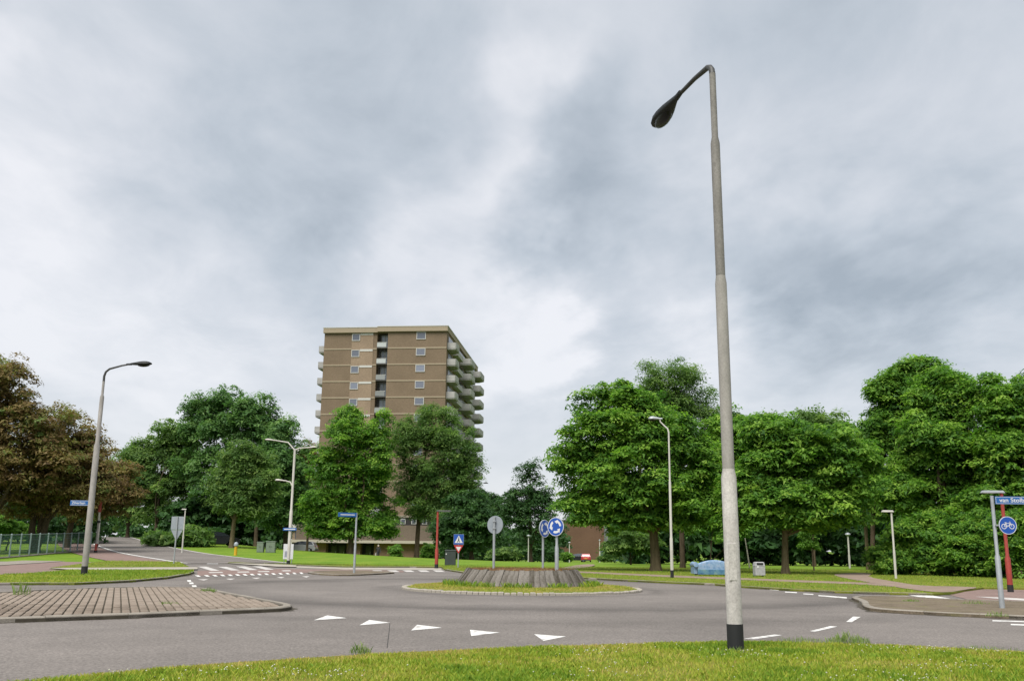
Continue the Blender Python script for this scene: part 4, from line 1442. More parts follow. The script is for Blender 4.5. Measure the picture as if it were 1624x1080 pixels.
def car(loc, rz, colour, label, kind='hatch'):
    root = empty('parked_car', loc, rz); tag(root, label, 'car')
    paint = plain('car_paint_%02x%02x%02x' % tuple(int(c * 255) for c in colour), colour, 0.25, 0.1, 0.6, 0.03)
    gl = glass_mat('car_glass', (0.02, 0.024, 0.028), 0.05)
    L, W, Hh = (4.2, 1.74, 1.46) if kind == 'hatch' else (4.8, 1.85, 1.9)
    if kind == 'hatch':
        body = [(-2.08, 0.32), (-2.1, 0.62), (-2.02, 0.9), (-1.3, 0.96), (-0.9, 0.98), (1.05, 0.98), (1.75, 0.86), (2.06, 0.72), (2.1, 0.45), (2.04, 0.28), (1.72, 0.24), (1.6, 0.5), (1.2, 0.6), (0.85, 0.5), (0.74, 0.24), (-0.8, 0.24), (-0.92, 0.5), (-1.28, 0.62), (-1.64, 0.5), (-1.76, 0.26)]
        cab = [(-1.95, 0.93), (-1.72, 1.34), (-1.3, 1.44), (-0.2, 1.46), (0.35, 1.38), (1.15, 0.95)]
        wx = (-1.28, 1.22)
    else:
        body = [(-2.36, 0.32), (-2.4, 1.0), (-2.3, 1.1), (1.3, 1.1), (2.1, 1.0), (2.38, 0.8), (2.4, 0.4), (2.0, 0.26), (1.85, 0.55), (1.45, 0.66), (1.05, 0.55), (0.9, 0.26), (-0.95, 0.26), (-1.1, 0.55), (-1.5, 0.66), (-1.9, 0.55), (-2.05, 0.26)]
        cab = [(-2.34, 1.08), (-2.28, 1.78), (-2.1, 1.9), (0.5, 1.9), (0.85, 1.82), (1.5, 1.08)]
        wx = (-1.5, 1.45)
    fr = frame_at(Vector((0, W / 2, 0)), (0, -1))      # local x along the car, y up, extruded across

    def ext(mb, poly, w, tw):
        n = len(poly); vs = []
        zt = max(p[1] for p in poly); zb = min(p[1] for p in poly)
        for s in (-1, 1):
            for x, y in poly:
                f = 1 - (1 - tw) * (y - zb) / (zt - zb)
                vs.append((x, s * w / 2 * f, y))
        fs = [tuple(range(n)), tuple(range(2 * n - 1, n - 1, -1))]
        for i in range(n):
            j = (i + 1) % n; fs.append((i, n + i, n + j, j))
        mb.add(vs, fs)
    m = MB(); ext(m, body, W, 0.94); bo = m.build('body', paint, root, tri=True)
    m = MB(); ext(m, cab, W * 0.93, 0.80); ca = m.build('cabin', paint, root, tri=True)
    zc = 0.98 if kind == 'hatch' else 1.12; zt_ = cab[2][1] - 0.06
    cx = sum(p[0] for p in cab) / len(cab)
    win = [(cx + (x - cx) * 0.88, zc + 0.03 + (y - cab[0][1]) * 0.80) for x, y in cab]
    for s in (-1, 1):
        m = MB(); n = len(win); vs = []
        zb, zt2 = cab[0][1], cab[3][1]
        for off in (0.0, 0.012):
            for x, y in win:
                f = 1 - 0.20 * (y - zb) / (zt2 - zb)
                vs.append((x, s * (W * 0.93 / 2 * f + off - 0.002), y))
        fs = [tuple(range(n)), tuple(range(2 * n - 1, n - 1, -1))] + [(i, n + i, n + (i + 1) % n, (i + 1) % n) for i in range(n)]
        m.add(vs, fs); m.build('side_window', gl, ca, tri=True)

    def pane(p, q, nm):
        (x0, y0), (x1, y1) = p, q; vs = []
        zb, zt2 = cab[0][1], cab[3][1]
        nx, ny = (y1 - y0), -(x1 - x0); ll = math.hypot(nx, ny); nx, ny = nx / ll, ny / ll
        if nm == 'rear_window': nx, ny = -abs(nx), abs(ny)
        else: nx, ny = abs(nx), abs(ny)
        for off in (-0.005, 0.012):
            for t, sg in ((0.1, -1), (0.1, 1), (0.9, 1), (0.9, -1)):
                x = x0 + (x1 - x0) * t; y = y0 + (y1 - y0) * t
                f = (1 - 0.20 * (y - zb) / (zt2 - zb)) * 0.88
                vs.append((x + nx * off, sg * W * 0.93 / 2 * f, y + ny * off))
        m = MB(); m.add(vs, [(0, 1, 2, 3), (7, 6, 5, 4), (0, 4, 5, 1), (1, 5, 6, 2), (2, 6, 7, 3), (3, 7, 4, 0)]); m.build(nm, gl, ca)
    pane(cab[0], cab[1], 'rear_window'); pane(cab[-1], cab[-2], 'windscreen')
    tyre = plain('tyre', (0.02, 0.02, 0.021), 0.9)
    for x in wx:
        for s in (-1, 1):
            w = MB(); w.tube([(x, s * (W / 2 - 0.20), 0.30), (x, s * (W / 2 + 0.005), 0.30)], [0.30, 0.30], 18); wo = w.build('wheel', tyre, root)
            w = MB(); w.tube([(x, s * (W / 2 + 0.004), 0.30), (x, s * (W / 2 + 0.02), 0.30)], [0.19, 0.17], 14); w.build('rim', STEEL, wo)
    tl = plain('tail_light', (0.35, 0.01, 0.01), 0.3); hl = plain('head_light', (0.7, 0.72, 0.74), 0.2)
    xr = body[1][0]; xf = -xr
    for s in (-1, 1):
        m = MB(); m.box((xr + 0.04, s * W * 0.39, 0.80), (0.10, 0.22, 0.20)); m.build('tail_light', tl, root)
        m = MB(); m.box((xf - 0.06, s * W * 0.36, 0.68), (0.14, 0.30, 0.13)); m.build('headlight', hl, root)
    m = MB(); m.box((xr, 0, 0.36), (0.12, W * 0.9, 0.18), 0, 1, 0.02); m.build('rear_bumper', plain('bumper', (0.05, 0.05, 0.052), 0.6), root)
    m = MB(); m.box((xr - 0.012, 0, 0.62), (0.02, 0.52, 0.11)); m.build('number_plate', plain('plate_yellow', (0.72, 0.50, 0.03), 0.5), root)
    return root


def place_car(px, Y, rz, *a, **k):
    b = on(px, Y); return car((b[0], b[1], b[2]), rz, *a, **k)


place_car(477, 128, math.pi - 0.05, (0.50, 0.51, 0.53), 'silver hatchback parked beside the low wing of the tower block')
place_car(346, 105, 0.5, (0.02, 0.02, 0.022), 'black car parked in the shade under the dark trees')
place_car(929.5, 176, math.pi / 2 + 3.14 - 3.14 * 1.0 - 0.1 + 3.14159 - 1.0 * 3.14159, (0.50, 0.03, 0.03), 'bright red hatchback parked with its rear to the lawn')
place_car(915, 180, math.pi - 0.2, (0.015, 0.016, 0.018), 'black car parked next to the red hatchback')
place_car(973, 172, 0.12, (0.10, 0.16, 0.30), 'blue grey van parked behind the lawn bushes', kind='van')

# ------------------------------------------------------------------ person


def person():
    b = on(600, 122.0)
    root = empty('person', (b[0], b[1], b[2]), 0.25)
    tag(root, 'person in dark clothes walking past the low brick wing with a pale bag', 'person')
    V = []; E_ = []; Rr = []
    def v(p, r): V.append(p); Rr.append(r); return len(V) - 1
    def e(a, c): E_.append((a, c))
    pel = v((0, 0, 0.95), 0.15); wa = v((0, 0.01, 1.10), 0.135); ch = v((0, 0.0, 1.32), 0.165); nk = v((0, 0, 1.47), 0.062); hd0 = v((0, -0.02, 1.56), 0.085); hd1 = v((0, -0.025, 1.66), 0.098); hd2 = v((0, -0.01, 1.75), 0.055)
    for a, c in ((pel, wa), (wa, ch), (ch, nk), (nk, hd0), (hd0, hd1), (hd1, hd2)): e(a, c)
    nose = v((0, -0.125, 1.64), 0.018); e(hd1, nose)
    for s, st in ((-1, -0.17), (1, 0.17)):
        hip = v((s * 0.09, 0, 0.90), 0.115); kn = v((s * 0.10, st * 0.55 - 0.05, 0.50), 0.075); an = v((s * 0.10, st + 0.03, 0.09), 0.048); he = v((s * 0.10, st + 0.06, 0.035), 0.035); to = v((s * 0.11, st - 0.15, 0.03), 0.035)
        for a, c in ((pel, hip), (hip, kn), (kn, an), (an, he), (he, to)): e(a, c)
        sh = v((s * 0.19, 0, 1.40), 0.075); el = v((s * 0.25, -st * 0.4 + 0.03, 1.13), 0.052); wr = v((s * 0.26, -st * 0.8 - 0.05, 0.90), 0.034); pa = v((s * 0.26, -st * 0.85 - 0.07, 0.83), 0.034)
        for a, c in ((ch, sh), (sh, el), (el, wr), (wr, pa)): e(a, c)
        for k in range(4):
            f1 = v((s * (0.262 - 0.01), -st * 0.85 - 0.105 + k * 0.023, 0.775), 0.009); f2 = v((s * 0.24, -st * 0.85 - 0.105 + k * 0.022, 0.735 + 0.006 * abs(k - 1.5)), 0.008); e(pa, f1); e(f1, f2)
        th = v((s * 0.235, -st * 0.85 - 0.115, 0.80), 0.009); e(pa, th)
    me = bpy.data.meshes.new('body'); me.from_pydata(V, E_, []); me.update()
    o = bpy.data.objects.new('body', me); COL.objects.link(o); o.parent = root
    md = o.modifiers.new('skin', 'SKIN')
    if not me.skin_vertices: me.skin_vertices.new()
    for i, sv in enumerate(me.skin_vertices[0].data):
        sv.radius = (Rr[i], Rr[i]); sv.use_root = (i == 0)
    md.use_smooth_shade = True
    sb = o.modifiers.new('sub', 'SUBSURF'); sb.levels = 1; sb.render_levels = 1
    # clothing by height: coat, trousers, skin
    m, nt, p = _base('clothed_body'); N, L = nt.nodes, nt.links
    tc = N.new('ShaderNodeTexCoord'); sp = N.new('ShaderNodeSeparateXYZ'); L.new(tc.outputs['Object'], sp.inputs[0])
    cr = N.new('ShaderNodeValToRGB'); cr.color_ramp.interpolation = 'CONSTANT'
    dv = N.new('ShaderNodeMath'); dv.operation = 'DIVIDE'; L.new(sp.outputs[2], dv.inputs[0]); dv.inputs[1].default_value = 2.0
    L.new(dv.outputs[0], cr.inputs[0])
    el = cr.color_ramp.elements
    el[0].position = 0; el[0].color = (0.02, 0.02, 0.02, 1); el[1].position = 0.05; el[1].color = (0.025, 0.028, 0.04, 1)
    for q, c in ((0.445, (0.03, 0.028, 0.032, 1)), (0.745, (0.48, 0.32, 0.25, 1))):
        z = el.new(q); z.color = c
    L.new(cr.outputs[0], p.inputs['Base Color']); p.inputs['Roughness'].default_value = 0.85
    me.materials.append(m)
    hr = MB(); hr.lathe([(0.02, 1.79), (0.07, 1.775), (0.105, 1.72), (0.115, 1.66), (0.11, 1.60), (0.07, 1.57)][::-1], (0, 0.022, 0), 14); hr.build('hair', plain('grey_hair', (0.42, 0.40, 0.38), 0.8), root, smooth=True)
    bag = MB(); bag.box((-0.31, 0.06, 0.60), (0.10, 0.32, 0.34), 0, 0.86, 0.02)
    bag.tube([(-0.29, -0.02, 0.76), (-0.265, 0.03, 0.85), (-0.29, 0.10, 0.76)], 0.008, 6)
    bo = bag.build('shopping_bag', plain('bag_white', (0.55, 0.55, 0.54), 0.7), None)
    bo.matrix_world = root.matrix_world.copy() if False else Matrix.Translation(Vector((b[0], b[1], b[2]))) @ Matrix.Rotation(0.25, 4, 'Z')
    tag(bo, 'pale carrier bag held by the walking person', 'bag')


person()

# ------------------------------------------------------------------ tower block


def brickwall(name, c, joint=0.75, sc=1.0):
    if name in MATS: return MATS[name]
    m, nt, p = _base(name); N, L = nt.nodes, nt.links
    tc = N.new('ShaderNodeTexCoord')
    ns = N.new('ShaderNodeTexNoise'); ns.inputs['Scale'].default_value = 0.25; ns.inputs['Detail'].default_value = 6; L.new(tc.outputs['Object'], ns.inputs['Vector'])
    fn = N.new('ShaderNodeTexNoise'); fn.inputs['Scale'].default_value = 5.0; fn.inputs['Detail'].default_value = 4; L.new(tc.outputs['Object'], fn.inputs['Vector'])
    mp = N.new('ShaderNodeMapping'); mp.inputs['Rotation'].default_value = (math.radians(90), 0, 0); L.new(tc.outputs['Object'], mp.inputs[0])
    br = N.new('ShaderNodeTexBrick'); L.new(mp.outputs[0], br.inputs['Vector'])
    br.inputs['Scale'].default_value = 1.0; br.inputs['Brick Width'].default_value = 0.22 * sc; br.inputs['Row Height'].default_value = 0.065 * sc; br.inputs['Mortar Size'].default_value = 0.007
    c = [q * ALB for q in c]; br.inputs['Color1'].default_value = (*c, 1); br.inputs['Color2'].default_value = (*[q * 0.82 for q in c], 1); br.inputs['Mortar'].default_value = (*[q * joint for q in c], 1)
    a = N.new('ShaderNodeMapRange'); L.new(ns.outputs['Fac'], a.inputs[0]); a.inputs[1].default_value = 0.3; a.inputs[2].default_value = 0.7; a.inputs[3].default_value = 0.88; a.inputs[4].default_value = 1.1
    a2 = N.new('ShaderNodeMapRange'); L.new(fn.outputs['Fac'], a2.inputs[0]); a2.inputs[1].default_value = 0.3; a2.inputs[2].default_value = 0.7; a2.inputs[3].default_value = 0.93; a2.inputs[4].default_value = 1.07
    mu = N.new('ShaderNodeMath'); mu.operation = 'MULTIPLY'; L.new(a.outputs[0], mu.inputs[0]); L.new(a2.outputs[0], mu.inputs[1])
    vm = N.new('ShaderNodeVectorMath'); vm.operation = 'SCALE'; L.new(br.outputs['Color'], vm.inputs[0]); L.new(mu.outputs[0], vm.inputs['Scale'])
    L.new(vm.outputs[0], p.inputs['Base Color']); p.inputs['Roughness'].default_value = 0.9; p.inputs['Specular IOR Level'].default_value = 0.15
    MATS[name] = m
    return m


def tower():
    Y0 = 160.0
    C = at(710, 519, Y0)
    gzb = gzf(C[0], Y0)
    a = math.radians(5.7)
    root = empty('apartment_tower', (C[0], C[1], gzb), -a)
    tag(root, 'tall brown brick apartment tower with pale floor bands and concrete balconies behind the trees', 'building')
    Wd, D = 21.6, 38.0
    H = C[2] - gzb
    FL = 2.83
    brown = brickwall('brown_brick', (0.275, 0.205, 0.142)); tan = brickwall('tan_brick', (0.40, 0.30, 0.215)); band = plain('floor_band', (0.40, 0.33, 0.24), 0.85, 0, 0.2, 0.1)
    conc = ramp_mat('balcony_concrete', [(0.3, (0.38, 0.37, 0.36)), (0.7, (0.55, 0.54, 0.52))], scale=0.8, detail=7, rough=0.9, spec=0.2)
    pale = plain('white_frame', (0.62, 0.61, 0.58), 0.6)
    gl = glass_mat('tower_glass', (0.055, 0.06, 0.075), 0.12)
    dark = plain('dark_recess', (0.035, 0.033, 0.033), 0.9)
    # local: x to the left is negative; front at y=0, depth +y
    def X(px): return -(710 - px) / (710 - 516.0) * Wd
    xs = [X(516), X(560), X(594), X(600), X(618), 0.0]
    top_in = H - 0.85
    segs = [(xs[0], xs[1], brown, 0.0), (xs[1], xs[2], tan, -0.06), (xs[2], xs[3], brown, 0.0), (xs[4], xs[5], brown, -0.55)]
    for x0, x1, mt, yo in segs:
        m = MB(); m.box(((x0 + x1) / 2, 5 + yo / 2, top_in / 2), (x1 - x0, 10 - yo, top_in)); m.build('wall', mt, root)
    m = MB(); m.box(((xs[3] + xs[4]) / 2, 6.2, top_in / 2), (xs[4] - xs[3] - 0.02, 9.6, top_in - 0.02)); m.build('stair_wall', plain('stair_wall', (0.13, 0.125, 0.12), 0.85), root)
    m = MB(); m.box((-Wd / 2, 10 + (D - 10) / 2 + 0.01, top_in / 2), (Wd - 0.6, D - 10, top_in - 0.04)); m.build('rear_wall', brown, root)
    # roof edge, stepping with the facade
    m = MB(); m.box((xs[3] / 2 + xs[0] / 2, D / 2 - 0.15, H - 0.425), (xs[3] - xs[0] + 0.3, D + 0.5, 0.85)); rf = m.build('roof_edge', band, root)
    m = MB(); m.box((xs[3] / 2 + 0.165, D / 2 - 0.42, H - 0.415), (-xs[3] + 0.03 + 0.0, D + 1.05, 0.83)); m.build('roof_edge', band, root)
    m = MB(); m.box((xs[3] / 2 + xs[0] / 2 - 0.02, D / 2 - 0.15, H + 0.06), (xs[3] - xs[0] + 0.4, D + 0.6, 0.12)); m.build('roof_cap', pale, rf)
    m = MB(); m.box((xs[3] / 2 + 0.20, D / 2 - 0.42, H + 0.07), (-xs[3] + 0.12, D + 1.15, 0.12)); m.build('roof_cap', pale, rf)
    nfl = 12
    # windows and bands per floor; level zf = underside band of each storey counted from the top
    for k in range(nfl):
        zt = top_in - k * FL            # ceiling of this storey
        zb = zt - FL
        for x0, x1, mt, yo in (segs[0], segs[2], segs[3]):
            m = MB(); m.box(((x0 + x1) / 2, yo - 0.01, zb), (x1 - x0 - 0.02, 0.10, 0.24)); m.build('floor_band', band, root)
        # panel bands on the tan strip
        m = MB(); m.box(((X(573.5) + X(593.5)) / 2, -0.075, zt - 0.25 if k else zt - 0.22), (X(593.5) - X(573.5), 0.08, 0.36)); m.build('panel_band', pale, root)

        def window(xc, w, zc, h, yo):
            f = MB(); t = 0.10
            f.box((xc, yo - 0.03, zc + h / 2 - t / 2), (w, 0.14, t)); f.box((xc, yo - 0.03, zc - h / 2 + t / 2), (w, 0.14, t))
            f.box((xc - w / 2 + t / 2, yo - 0.03, zc), (t, 0.13, h - 2 * t)); f.box((xc + w / 2 - t / 2, yo - 0.03, zc), (t, 0.13, h - 2 * t))
            wo = f.build('window', pale, root)
            g = MB(); g.box((xc, yo - 0.02, zc), (w - 2 * t, 0.07, h - 2 * t)); g.build('pane', gl, wo)
        window(X(566.6), 1.42, zt - 0.78, 1.25, -0.06)
        window(X(670), 1.62, zt - 0.72, 1.28, -0.55)
        # stairwell: glazing set back, mullions, small balcony
        xa, xb = xs[3] + 0.15, xs[4] - 0.15; xm = (xa + xb) / 2
        g = MB(); g.box((xm + 0.12, 1.34, zt - FL / 2), (1.3, 0.05, FL - 0.4)); go = g.build('stair_glazing', glass_mat('stair_glass', (0.13, 0.15, 0.165), 0.15), root)
        f = MB()
        for q in (-0.5, 0.12, 0.74): f.box((xm + q, 1.30, zt - FL / 2), (0.10, 0.06, FL - 0.48))
        f.build('mullion', pale, go)
        s = MB(); s.box((xm, 0.40, zb + 0.09), (xb - xa + 0.1, 1.6, 0.18)); sl = s.build('stair_balcony', plain('soffit_shade', (0.10, 0.095, 0.09), 0.9), root)  # slab coloured dark throughout: the shade of its underside put into the colour
        s = MB(); s.box((xm - 0.1, -0.36, zb + 0.62), (xb - xa - 0.1, 0.05, 0.75)); s.build('railing_panel', glass_mat('rail_glass', (0.17, 0.18, 0.175), 0.3), sl)
        s = MB(); s.box((xm, -0.38, zb + 1.05), (xb - xa, 0.06, 0.06)); s.build('handrail', pale, sl)
    # balconies: right flank (three stacks) and left flank (one stack)
    def balcony(yc, zf, side, depth=2.0, ln=4.6, mat=conc):
        xo = 0.0 if side > 0 else xs[0]
        s = side
        m = MB()
        # floor slab, wedge front, angled parapet
        y0, y1 = yc - ln / 2, yc + ln / 2
        P = [(0, y0), (depth * 0.92, y0 + 0.0), (depth, y0 + 0.3), (depth, y1 - 1.2), (depth * 0.45, y1), (0, y1)]
        def pl(zz, P=P): return [(xo + s * x, y, zz) for x, y in P]
        n = len(P)
        vs = pl(zf - 0.2) + pl(zf)
        fs = [tuple(range(n - 1, -1, -1)), tuple(range(n, 2 * n))] + [(i, (i + 1) % n, n + (i + 1) % n, n + i) for i in range(n)]
        if s < 0: fs = [tuple(reversed(f)) for f in fs]
        m.add(vs, fs); bo = m.build('balcony', conc, root)
        m = MB(); t = 0.12
        pts = P[:]
        path = [pts[0], pts[1], pts[2], pts[3], pts[4], pts[5]]
        for i in range(5):
            (xa, ya), (xb, yb) = path[i], path[i + 1]
            L_ = math.hypot(xb - xa, yb - ya); an = math.atan2(yb - ya, s * (xb - xa))
            m.box((xo + s * (xa + xb) / 2, (ya + yb) / 2, zf + 0.50), (L_ + 0.02 * (i % 2), t + 0.004 * i, 1.0 + 0.004 * i), an)
        m.build('parapet', conc, bo)
    for k in range(nfl):
        zb = top_in - (k + 1) * FL
        for yc, ln in ((2.4, 4.4), (17.5, 6.2), (31.0, 6.8)):
            balcony(yc, zb, 1, 1.55 if yc < 5 else 2.15, ln)
        balcony(4.5, zb, -1, 1.55, 5.0)
        # dark gallery recess with windows behind the right-hand balconies
        for yc, ln in ((9.5, 6.5), (24.3, 4.0)):
            m = MB(); m.box((0.45, yc, zb + 0.42), (0.9, ln, 0.85)); m.build('gallery_panel', conc, root)
        m = MB(); m.box((0.008, 19.5, zb + 1.62), (0.05, 36.5, 1.45)); m.build('flank_glazing', glass_mat('flank_glass', (0.035, 0.038, 0.042), 0.2), root)
    # satellite dish
    m = MB(); m.lathe([(0.5, 0.0), (0.46, 0.1), (0.25, 0.2), (0.05, 0.24)], (2.9, 33.0, top_in - 9 * FL + 1.9), 16); m.build('satellite_dish', plain('dish', (0.05, 0.05, 0.055), 0.6), root)
    # podium: low ground floor wing in front
    px0 = -23.2; px1 = 3.0
    zs = 2.75
    brickr = brickwall('podium_brick', (0.34, 0.215, 0.15))
    m = MB(); m.box(((px0 + px1) / 2, -3.0, zs + 0.15), (px1 - px0 + 1.2, 9.5, 0.42)); m.build('podium_fascia', plain('fascia', (0.50, 0.45, 0.37), 0.8), root)
    cols = [(px0, -17.6, brickr), (-14.2, -12.0, brickr), (-9.8, px1, brickr)]
    for x0, x1, mt in cols:
        m = MB(); m.box(((x0 + x1) / 2, -2.6, zs / 2 - 0.02), (x1 - x0, 7.6, zs)); m.build('podium_wall', mt, root)
    m = MB(); m.box((-13.8, -1.9, zs / 2 - 0.03), (8.4, 6.4, zs)); m.build('entrance_recess', dark, root)
    for x in (-16.6, -15.3, -11.0):
        m = MB(); m.box((x, -5.13, 1.15), (0.9, 0.06, 2.2)); d = m.build('entrance_door', glass_mat('door_glass', (0.02, 0.022, 0.024), 0.15), root)
        m = MB(); m.box((x + 0.3, -5.18, 1.1), (0.05, 0.05, 0.5)); m.build('handle', pale, d)
    m = MB(); m.box(((px0 + px1) / 2, -2.3, zs + 1.55), (px1 - px0 - 0.8, 7.0, 2.45)); m.build('podium_upper_wall', brickwall('grey_brick', (0.205, 0.165, 0.125)), root)
    m = MB(); m.box((px1 / 2 + px0 / 2, -2.2, zs + 3.4), (px1 - px0 - 1.2, 6.6, 1.25)); m.build('podium_window_band', dark, root)
    for k in range(9):
        x = px0 + 9 + k * 1.75
        m = MB(); m.box((x, -5.53, zs + 3.4), (0.8, 0.05, 0.85)); f = m.build('window', pale, root)
        m = MB(); m.box((x, -5.57, zs + 3.4), (0.6, 0.04, 0.65)); m.build('pane', gl, f)
    m = MB(); m.box((px1 / 2 + px0 / 2, -2.25, zs + 4.15), (px1 - px0 - 1.0, 6.8, 0.3)); m.build('podium_roof', plain('podium_roof', (0.30, 0.26, 0.21), 0.85), root)
    # lower block joined on the left
    m = MB(); m.box((-24.6, 14, 9.3), (5.4, 16, 18.6)); lw = m.build('side_wing', tan, root)
    for k in range(7):
        m = MB(); m.box((-24.6, 5.9, 2.6 + k * 2.65), (5.5, 0.4, 1.0)); m.build('wing_gallery', pale, lw)
        m = MB(); m.box((-24.6, 5.97, 1.3 + k * 2.65), (4.4, 0.1, 1.2)); m.build('wing_window', gl, lw)
    m = MB(); m.box((-24.6, 14, 18.75), (5.7, 16.4, 0.35)); m.build('wing_roof', pale, lw)


tower()


def brown_block():
    Y = 215.0
    x0 = at(878, 850, Y)[0]; x1 = at(958, 850, Y)[0]
    b = np.array([(x0 + x1) / 2, Y, -1.3]); root = empty('brick_block', b, 0.0)
    tag(root, 'windowless brown brick gable of a low block behind the parked red car', 'building')
    W = x1 - x0; H = at(910, 826, Y)[2] + 1.3
    br = brickwall('red_brown_brick', (0.225, 0.135, 0.09))
    m = MB(); m.box((0, 6, H / 2), (W, 12, H)); m.build('wall', br, root)
    m = MB(); m.box((0, 6, H + 0.15), (W + 0.4, 12.4, 0.3)); m.build('roof', plain('roof_grey', (0.25, 0.24, 0.22), 0.9), root)
    m = MB(); m.box((W / 2 + 3.5, 9, H * 0.42), (7, 10, H * 0.84)); an = m.build('annex', plain('annex_white', (0.52, 0.53, 0.54), 0.7), root)
    for k in range(2):
        for j in range(2):
            m = MB(); m.box((W / 2 + 2.0 + j * 3.0, 3.97, 2.0 + k * 2.8), (1.8, 0.1, 1.3)); w = m.build('window', WHITE, an)
            m = MB(); m.box((W / 2 + 2.0 + j * 3.0, 3.93, 2.0 + k * 2.8), (1.5, 0.1, 1.05)); m.build('pane', glass_mat('tower_glass'), w)


brown_block()

# ------------------------------------------------------------------ foliage


def rand_unit(n):
    v = rng.normal(size=(n, 3)); return v / np.linalg.norm(v, axis=1)[:, None]


def mesh_from_np(name, V, Fq, mat, parent=None, tint=None, k=4):
    me = bpy.data.meshes.new(name)
    nv, nf = len(V), len(Fq)
    me.vertices.add(nv); me.vertices.foreach_set('co', V.astype(np.float32).ravel())
    me.loops.add(nf * k); me.loops.foreach_set('vertex_index', Fq.astype(np.int32).ravel())
    me.polygons.add(nf)
    me.polygons.foreach_set('loop_start', np.arange(0, nf * k, k, dtype=np.int32))
    me.polygons.foreach_set('loop_total', np.full(nf, k, dtype=np.int32))
    me.update(calc_edges=True)
    if tint is not None:
        a = me.attributes.new('tint', 'FLOAT', 'FACE'); a.data.foreach_set('value', tint.astype(np.float32))
    me.materials.append(mat)
    o = bpy.data.objects.new(name, me); COL.objects.link(o)
    if parent is not None: o.parent = parent
    return o


def leaves(pos, nrm, size, width, tint, droop=0.25):
    """folded diamond leaves: two triangles each, as one bent quad"""
    n = len(pos)
    t = rand_unit(n)
    t = t - nrm * np.sum(t * nrm, 1)[:, None]
    t /= np.linalg.norm(t, axis=1)[:, None] + 1e-9
    s = np.cross(nrm, t)
    sz = (size * rng.uniform(0.5, 1.4, n))[:, None] if np.isscalar(size) else size[:, None]
    w = sz * width
    bend = np.array([0, 0, 1]) * sz * droop
    a = pos - t * sz * 0.45 + s * w * 0.5; b = pos - t * sz * 0.45 - s * w * 0.5
    tip = pos + t * sz * 0.6 - bend
    V = np.stack([a, b, tip], 1).reshape(-1, 3)
    F = np.arange(3 * n).reshape(n, 3)
    return V, F, tint


def crown_points(lobes, nclump, per, clump_r, flat=0.5, shell=0.45, seed=0):
    """clumps of leaves spread through ellipsoid lobes; returns positions, normals, tints, clump centres"""
    lob = np.array([np.concatenate([c, r]) for c, r in lobes])
    area = (lob[:, 3] * lob[:, 4] + lob[:, 3] * lob[:, 5] + lob[:, 4] * lob[:, 5])
    pr = area / area.sum()
    li = rng.choice(len(lob), nclump, p=pr)
    d = rand_unit(nclump)
    rr = shell + (1 - shell) * rng.uniform(0, 1, nclump) ** 0.55
    rr *= 1 + 0.13 * rng.normal(size=nclump) * (rr > 0.85)
    cen = lob[li, :3] + d * lob[li, 3:] * rr[:, None]
    out = d * 1.0
    cr = clump_r * rng.uniform(0.55, 1.35, nclump)
    ct = rng.normal(0.0, 0.21, nclump)
    n = nclump * per
    ci = np.repeat(np.arange(nclump), per)
    u = rand_unit(n)
    u[:, 2] = np.where(u[:, 2] < -0.25, -u[:, 2] * 0.6, u[:, 2])
    rad = rng.uniform(0.25, 1.0, n) ** 0.6
    off = u * rad[:, None] * cr[ci][:, None]
    off[:, 2] *= flat
    # tips of the clump hang outward and down
    hr = np.linalg.norm(off[:, :2], axis=1)
    off[:, 2] -= 0.28 * hr ** 2 / (cr[ci] + 1e-6)
    pos = cen[ci] + off
    nr = np.array([0, 0, 0.9]) + u * 0.75 + out[ci] * 0.35 + rng.normal(size=(n, 3)) * 0.38
    nr /= np.linalg.norm(nr, axis=1)[:, None]
    tint = np.clip(0.45 + ct[ci] + rng.normal(0, 0.13, n), 0, 1)
    return pos, nr, tint, cen


def limb(mb, a, b, r0, r1, n=6, bend=0.12, sides=7):
    a = np.array(a, float); b = np.array(b, float)
    L = np.linalg.norm(b - a); off = rng.normal(size=3) * L * bend; off[2] = abs(off[2]) * 0.3
    pts = []; rad = []
    for k in range(n + 1):
        t = k / n
        pts.append(a + (b - a) * t + off * math.sin(math.pi * t)); rad.append(r0 + (r1 - r0) * t)
    mb.tube(pts, rad, sides)
    return pts


